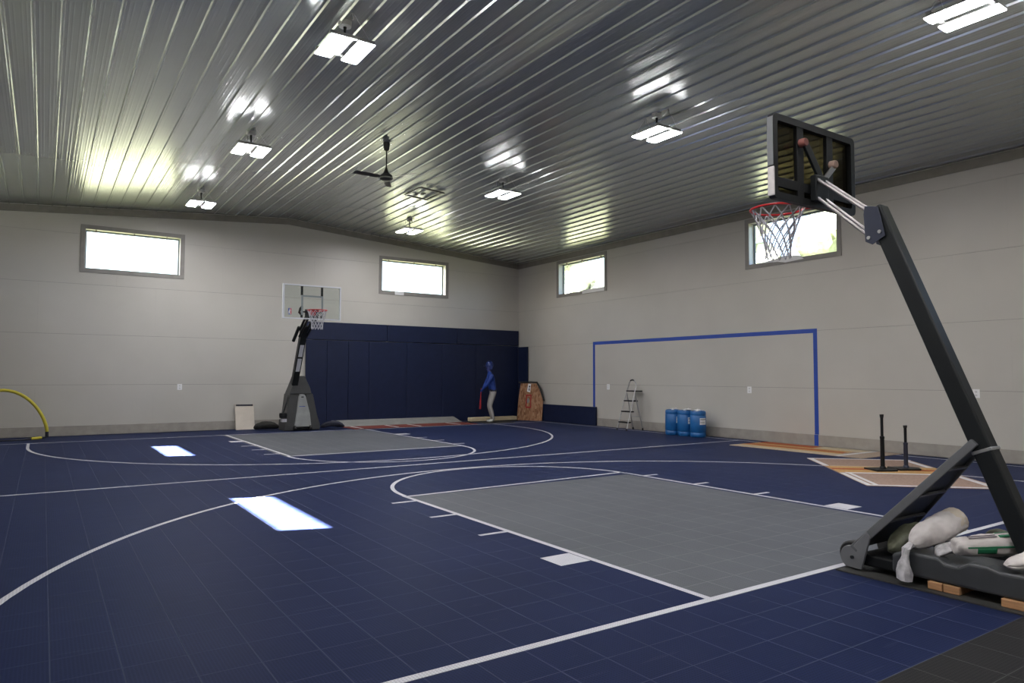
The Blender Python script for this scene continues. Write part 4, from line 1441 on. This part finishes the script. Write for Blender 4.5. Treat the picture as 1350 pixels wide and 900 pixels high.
# face, ears and batting helmet
def local(mb):
    bmesh.ops.translate(mb.bm, verts=mb.bm.verts, vec=Vector((DX, DY, 0.014)))
    return mb
mb = MB()
for (f, l, z, r) in ((0.178, 0, 1.665, 0.018), (0.172, 0.034, 1.695, 0.012), (0.172, -0.034, 1.695, 0.012), (0.085, 0.092, 1.67, 0.02), (0.085, -0.092, 1.67, 0.02), (0.165, 0, 1.615, 0.018)):
    res = bmesh.ops.create_icosphere(mb.bm, subdivisions=2, radius=r)
    for v in res['verts']:
        v.co += bpnt(f, l, z)
local(mb).build('face_features', M['face'], dummy, smooth=True)
mb = MB()
c0 = bpnt(0.075, 0, 0)
mb.lathe([(0.115, 1.70), (0.120, 1.74), (0.112, 1.80), (0.085, 1.85), (0.04, 1.878), (0.004, 1.885)], c0, 20)
mb.prism([bpnt(0.16, -0.08, 1.725), bpnt(0.245, -0.05, 1.715), bpnt(0.26, 0, 1.713), bpnt(0.245, 0.05, 1.715), bpnt(0.16, 0.08, 1.725)], (0, 0, 0.012))
mb.obox(bpnt(0.06, 0.112, 1.67), fd * 0.05, ld * 0.012, Vector((0, 0, 0.055)))
mb.obox(bpnt(0.06, -0.112, 1.67), fd * 0.05, ld * 0.012, Vector((0, 0, 0.055)))
local(mb).build('helmet', M['royal_dark'], dummy, smooth=True)
t = thing('baseball_bat', 'red baseball bat pointing down in the hands of the batter dummy', 'bat', tuple(Vector((DX, DY, 0.014)) + bpnt(0.335, 0.01, 0.93)))
mb = MB()
mb.tube([bpnt(0.335, 0.01, 1.04), bpnt(0.336, 0.01, 1.025), bpnt(0.338, 0.01, 1.015), bpnt(0.345, 0.01, 0.85), bpnt(0.36, 0.01, 0.55), bpnt(0.365, 0.01, 0.42), bpnt(0.366, 0.01, 0.40)],
        [0.012, 0.021, 0.013, 0.014, 0.030, 0.031, 0.018], 12)
local(mb).build('barrel', M['bat_red'], t, smooth=True)

# ------------------------------------------------------------------ step ladder
t = thing('step_ladder', 'folding step ladder with four black treads standing at the right wall', 'ladder', (7.5, 10.6, 0))
LD, LW = Vector((0.99, -0.12, 0)).normalized(), Vector((-0.12, -0.99, 0)).normalized()
LO = Vector((7.31, 10.85, 0))
def lad(d, w, z):
    return LO + LD * d + LW * w + Vector((0, 0, z))
WD, TOPD = 0.42, 0.40
def rd(z):                      # how far the front rail has leaned back at height z
    return TOPD * z / 1.33
mb = MB()
pts = [lad(rd(z), 0.035 * z / 1.1, z) for z in (0.02, 0.5, 0.95, 1.12)]
hoop_pts = [lad(rd(1.20), WD / 2 - (WD / 2 - 0.037) * math.cos(math.pi * f) , 1.14 + 0.20 * math.sin(math.pi * f)) for f in (0.08, 0.2, 0.35, 0.5, 0.65, 0.8, 0.92)]
pts += hoop_pts + [lad(rd(z), WD - 0.035 * z / 1.1, z) for z in (1.12, 0.95, 0.5, 0.02)]
mb.tube(pts, 0.0135, 8).build('front_frame', M['steel'], t, smooth=True)
MB().tube(hoop_pts[2:5], 0.019, 8).build('grip', M['black_plastic'], t, smooth=True)
for w0, w1 in ((0.04, 0.0), (WD - 0.04, WD)):
    MB().tube([lad(rd(0.98) + 0.015, w0, 0.98), lad(0.535, w1, 0.02)], 0.0125, 8).build('rear_leg', M['steel'], t, smooth=True)
    MB().tube([lad(0.531, w1, 0.07), lad(0.535, w1, 0.006)], 0.019, 8).build('rubber_foot', M['rubber'], t, smooth=True)
    MB().tube([lad(rd(0.06), w1, 0.06), lad(0, w1, 0.006)], 0.018, 8).build('rubber_foot', M['rubber'], t, smooth=True)
MB().tube([lad(0.50, 0.015, 0.36), lad(0.50, WD - 0.015, 0.36)], 0.010, 8).build('rear_brace', M['steel'], t, smooth=True)
for z, dp in ((0.22, 0.13), (0.50, 0.15), (0.78, 0.20), (1.04, 0.28)):
    d0 = rd(z) - 0.03
    in_ = 0.035 * z / 1.1
    MB().obox((lad(d0, in_, z) + lad(d0 + dp, WD - in_, z)) / 2, LD * dp / 2, LW * (WD / 2 - in_ - 0.006), Vector((0, 0, 0.016))).build('tread', M['black_plastic'], t, bevel=0.005)

# ------------------------------------------------------------------ blue barrels
def barrel_proto():
    t = thing('blue_barrel', '', 'barrel', (0, 0, 0), 'blue plastic barrels by the right wall')
    R = 0.182
    MB().lathe([(0.13, 0.003), (R - 0.015, 0.003), (R, 0.02), (R + 0.002, 0.10), (R - 0.006, 0.11), (R + 0.004, 0.125), (R + 0.004, 0.50), (R - 0.006, 0.515), (R + 0.003, 0.53),
                (R, 0.585), (R - 0.012, 0.61), (R - 0.03, 0.618), (R - 0.035, 0.600), (0.02, 0.597)], (0, 0, 0), 32).build('drum', M['barrel'], t, smooth=True)
    for a in (40, 220):
        x, y = 0.10 * math.cos(math.radians(a)), 0.10 * math.sin(math.radians(a))
        MB().lathe([(0.03, 0.597), (0.034, 0.60), (0.034, 0.622), (0.025, 0.628)], (x, y, 0), 12).build('bung', M['plate'], t, smooth=True)
    def wrap(name, a0, a1, z0, z1, r, mat, parent):
        mb = MB()
        n = 8
        rows = []
        for k in range(n + 1):
            a = math.radians(a0 + (a1 - a0) * k / n)
            rows.append([mb.bm.verts.new((rr * math.cos(a), rr * math.sin(a), z)) for rr, z in ((r, z0), (r, z1), (r + 0.0012, z1), (r + 0.0012, z0))])
        for A_, B_ in zip(rows, rows[1:]):
            for k in range(4):
                mb.face([A_[k], A_[(k + 1) % 4], B_[(k + 1) % 4], B_[k]])
        mb.face(rows[0]); mb.face(rows[-1])
        return mb.build(name, mat, parent)
    lb = wrap('paper_label', 246, 300, 0.30, 0.455, R + 0.0045, M['plate'], t)
    wrap('label_line', 250, 296, 0.415, 0.43, R + 0.006, M['belt'], lb)
    wrap('label_line', 250, 285, 0.345, 0.36, R + 0.006, M['lamp_grey'], lb)
    return t
b0 = barrel_proto()
for k, (x, y, lab) in enumerate(((7.50, 9.03, 'blue plastic barrel nearest the step ladder'), (7.50, 8.635, 'blue plastic barrel in the middle of three'), (7.50, 8.235, 'blue plastic barrel farthest from the step ladder'))):
    o = b0 if k == 0 else copy_tree(b0)
    o.location = (x, y, 0)
    o.rotation_euler = (0, 0, (0.05, -0.06, -0.22)[k])
    o['label'] = lab
def cap(label, x, y, z, rot):
    t = thing('folded_cloth', label, 'cloth', (x, y, z), 'white cloths on the blue barrels')
    rnd = random.Random(int(x * 1000 + y * 77))
    mb = MB()
    n = 6
    g = [[mb.bm.verts.new((x + (i / n - 0.5) * 0.16, y + (j / n - 0.5) * 0.2, z + 0.012 + 0.03 * rnd.random() * math.sin(math.pi * i / n) * math.sin(math.pi * j / n))) for j in range(n + 1)] for i in range(n + 1)]
    for i in range(n):
        for j in range(n):
            mb.face([g[i][j], g[i + 1][j], g[i + 1][j + 1], g[i][j + 1]])
    o = mb.build('cloth_sheet', M['plate'], t, smooth=True)
    sm = o.modifiers.new('thick', 'SOLIDIFY')
    sm.thickness = 0.01
cap('white cloth on top of the barrel nearest the step ladder', 7.53, 8.98, 0.629, 0)
cap('white cloth on top of the middle blue barrel', 7.58, 8.60, 0.632, 0)
cap('white cloth on top of the barrel farthest from the ladder', 7.50, 8.24, 0.629, 0)

# ------------------------------------------------------------------ batting mats and tees
def frame_mat(name, label, C0, ud, wd_, L, Wd):
    """returns a mat thing and a function that lays strips on it (s along L, t across W)"""
    t = thing(name, label, 'mat', tuple(C0 + ud * L / 2 + wd_ * Wd / 2))
    def lay(nm, s0, s1, t0, t1, mat, z0=0.010, z1=0.0125):
        p = [C0 + ud * s + wd_ * q for s, q in ((s0, t0), (s1, t0), (s1, t1), (s0, t1))]
        return MB().hexa([(*v.xy, z0) for v in p] + [(*v.xy, z1) for v in p]).build(nm, mat, t)
    return t, lay
C0 = Vector((3.60, 1.99, 0))
ud = Vector((2.14, 2.26, 0)).normalized()
wv = Vector((ud.y, -ud.x, 0))
t, lay = frame_mat('batting_mat', 'tan batting mat lying diagonally with two black tees on it', C0, ud, wv, 3.12, 1.66)
lay('turf', 0, 3.12, 0, 1.66, M['turf_tan'], 0.0013, 0.010)
lay('orange_band', 1.30, 2.02, 0.02, 1.64, M['turf_orange'])
lay('rust_stripe', 1.62, 1.76, 0.02, 1.64, M['turf_rust'], 0.0125, 0.014)
lay('white_line', 1.22, 1.30, 0.10, 1.64, M['turf_white'])
lay('cream_line', 2.02, 2.07, 0.10, 1.64, M['turf_cream'])
lay('white_line', 0.0, 0.075, 0.0, 1.66, M['turf_white'])
lay('white_line', 3.05, 3.12, 0.0, 1.66, M['turf_white'])
lay('white_line', 0.075, 1.22, 0.0, 0.075, M['turf_white'])
lay('white_line', 0.075, 1.22, 0.115, 0.17, M['turf_white'])
lay('white_line', 2.07, 3.05, 0.0, 0.085, M['turf_white'])
lay('white_line', 0.075, 1.22, 1.53, 1.62, M['turf_white'])
lay('white_line', 2.07, 3.05, 1.53, 1.62, M['turf_white'])
t, lay = frame_mat('batting_mat', 'tan and orange batting mat lying straight along the right wall', Vector((6.52, 3.70, 0)), Vector((0, 1, 0)), Vector((1, 0, 0)), 2.84, 1.34)
lay('turf', 0, 2.84, 0, 1.34, M['turf_tan_light'], 0.0013, 0.010)
lay('cream_border', 0.52, 2.84, 0.0, 0.30, M['turf_cream'])
lay('orange_band', 0.62, 2.84, 0.30, 0.48, M['turf_orange'])
lay('rust_stripe', 0.66, 2.84, 0.48, 0.66, M['turf_rust'])
lay('orange_band', 0.66, 2.84, 0.66, 0.86, M['turf_orange'])
lay('rust_stripe', 1.5, 2.84, 0.86, 1.22, M['turf_rust'])
lay('cream_line', 0.42, 0.52, 0.0, 1.30, M['turf_white'])
lay('cream_border', 0.52, 1.5, 0.90, 1.30, M['turf_cream'])

def tee(label, x, y, h, mat, zb):
    t = thing('batting_tee', label, 'tee', (x, y, zb), 'batting tees')
    c, s = math.cos(-0.5), math.sin(-0.5)
    mb = MB()
    pl = []
    for a, b in ((-0.20, -0.17), (0.13, -0.17), (0.22, 0.0), (0.13, 0.17), (-0.20, 0.17)):
        pl.append((x + a * c - b * s, y + a * s + b * c, zb))
    mb.prism(pl, (0, 0, 0.022)).build('base_plate', M['black_plastic'], t, bevel=0.006)
    MB().lathe([(0.045, zb + 0.022), (0.042, zb + 0.05), (0.032, zb + 0.06), (0.030, zb + h * 0.56), (0.034, zb + h * 0.57), (0.034, zb + h * 0.60), (0.024, zb + h * 0.61)], (x, y, 0), 14).build('lower_tube', mat, t, smooth=True)
    MB().lathe([(0.020, zb + h * 0.58), (0.021, zb + h * 0.95)], (x, y, 0), 12).build('upper_tube', M['black_plastic'], t, smooth=True)
    MB().lathe([(0.022, zb + h * 0.94), (0.026, zb + h * 0.95), (0.029, zb + h), (0.018, zb + h)], (x, y, 0), 12).build('ball_cup', M['rubber'], t, smooth=True)
tee('taller black batting tee standing on the diagonal tan mat', 5.25, 2.66, 0.845, M['black_plastic'], 0.0145)
tee('shorter navy-tubed batting tee standing on the diagonal tan mat', 5.66, 2.52, 0.67, M['navy_metal'], 0.0145)
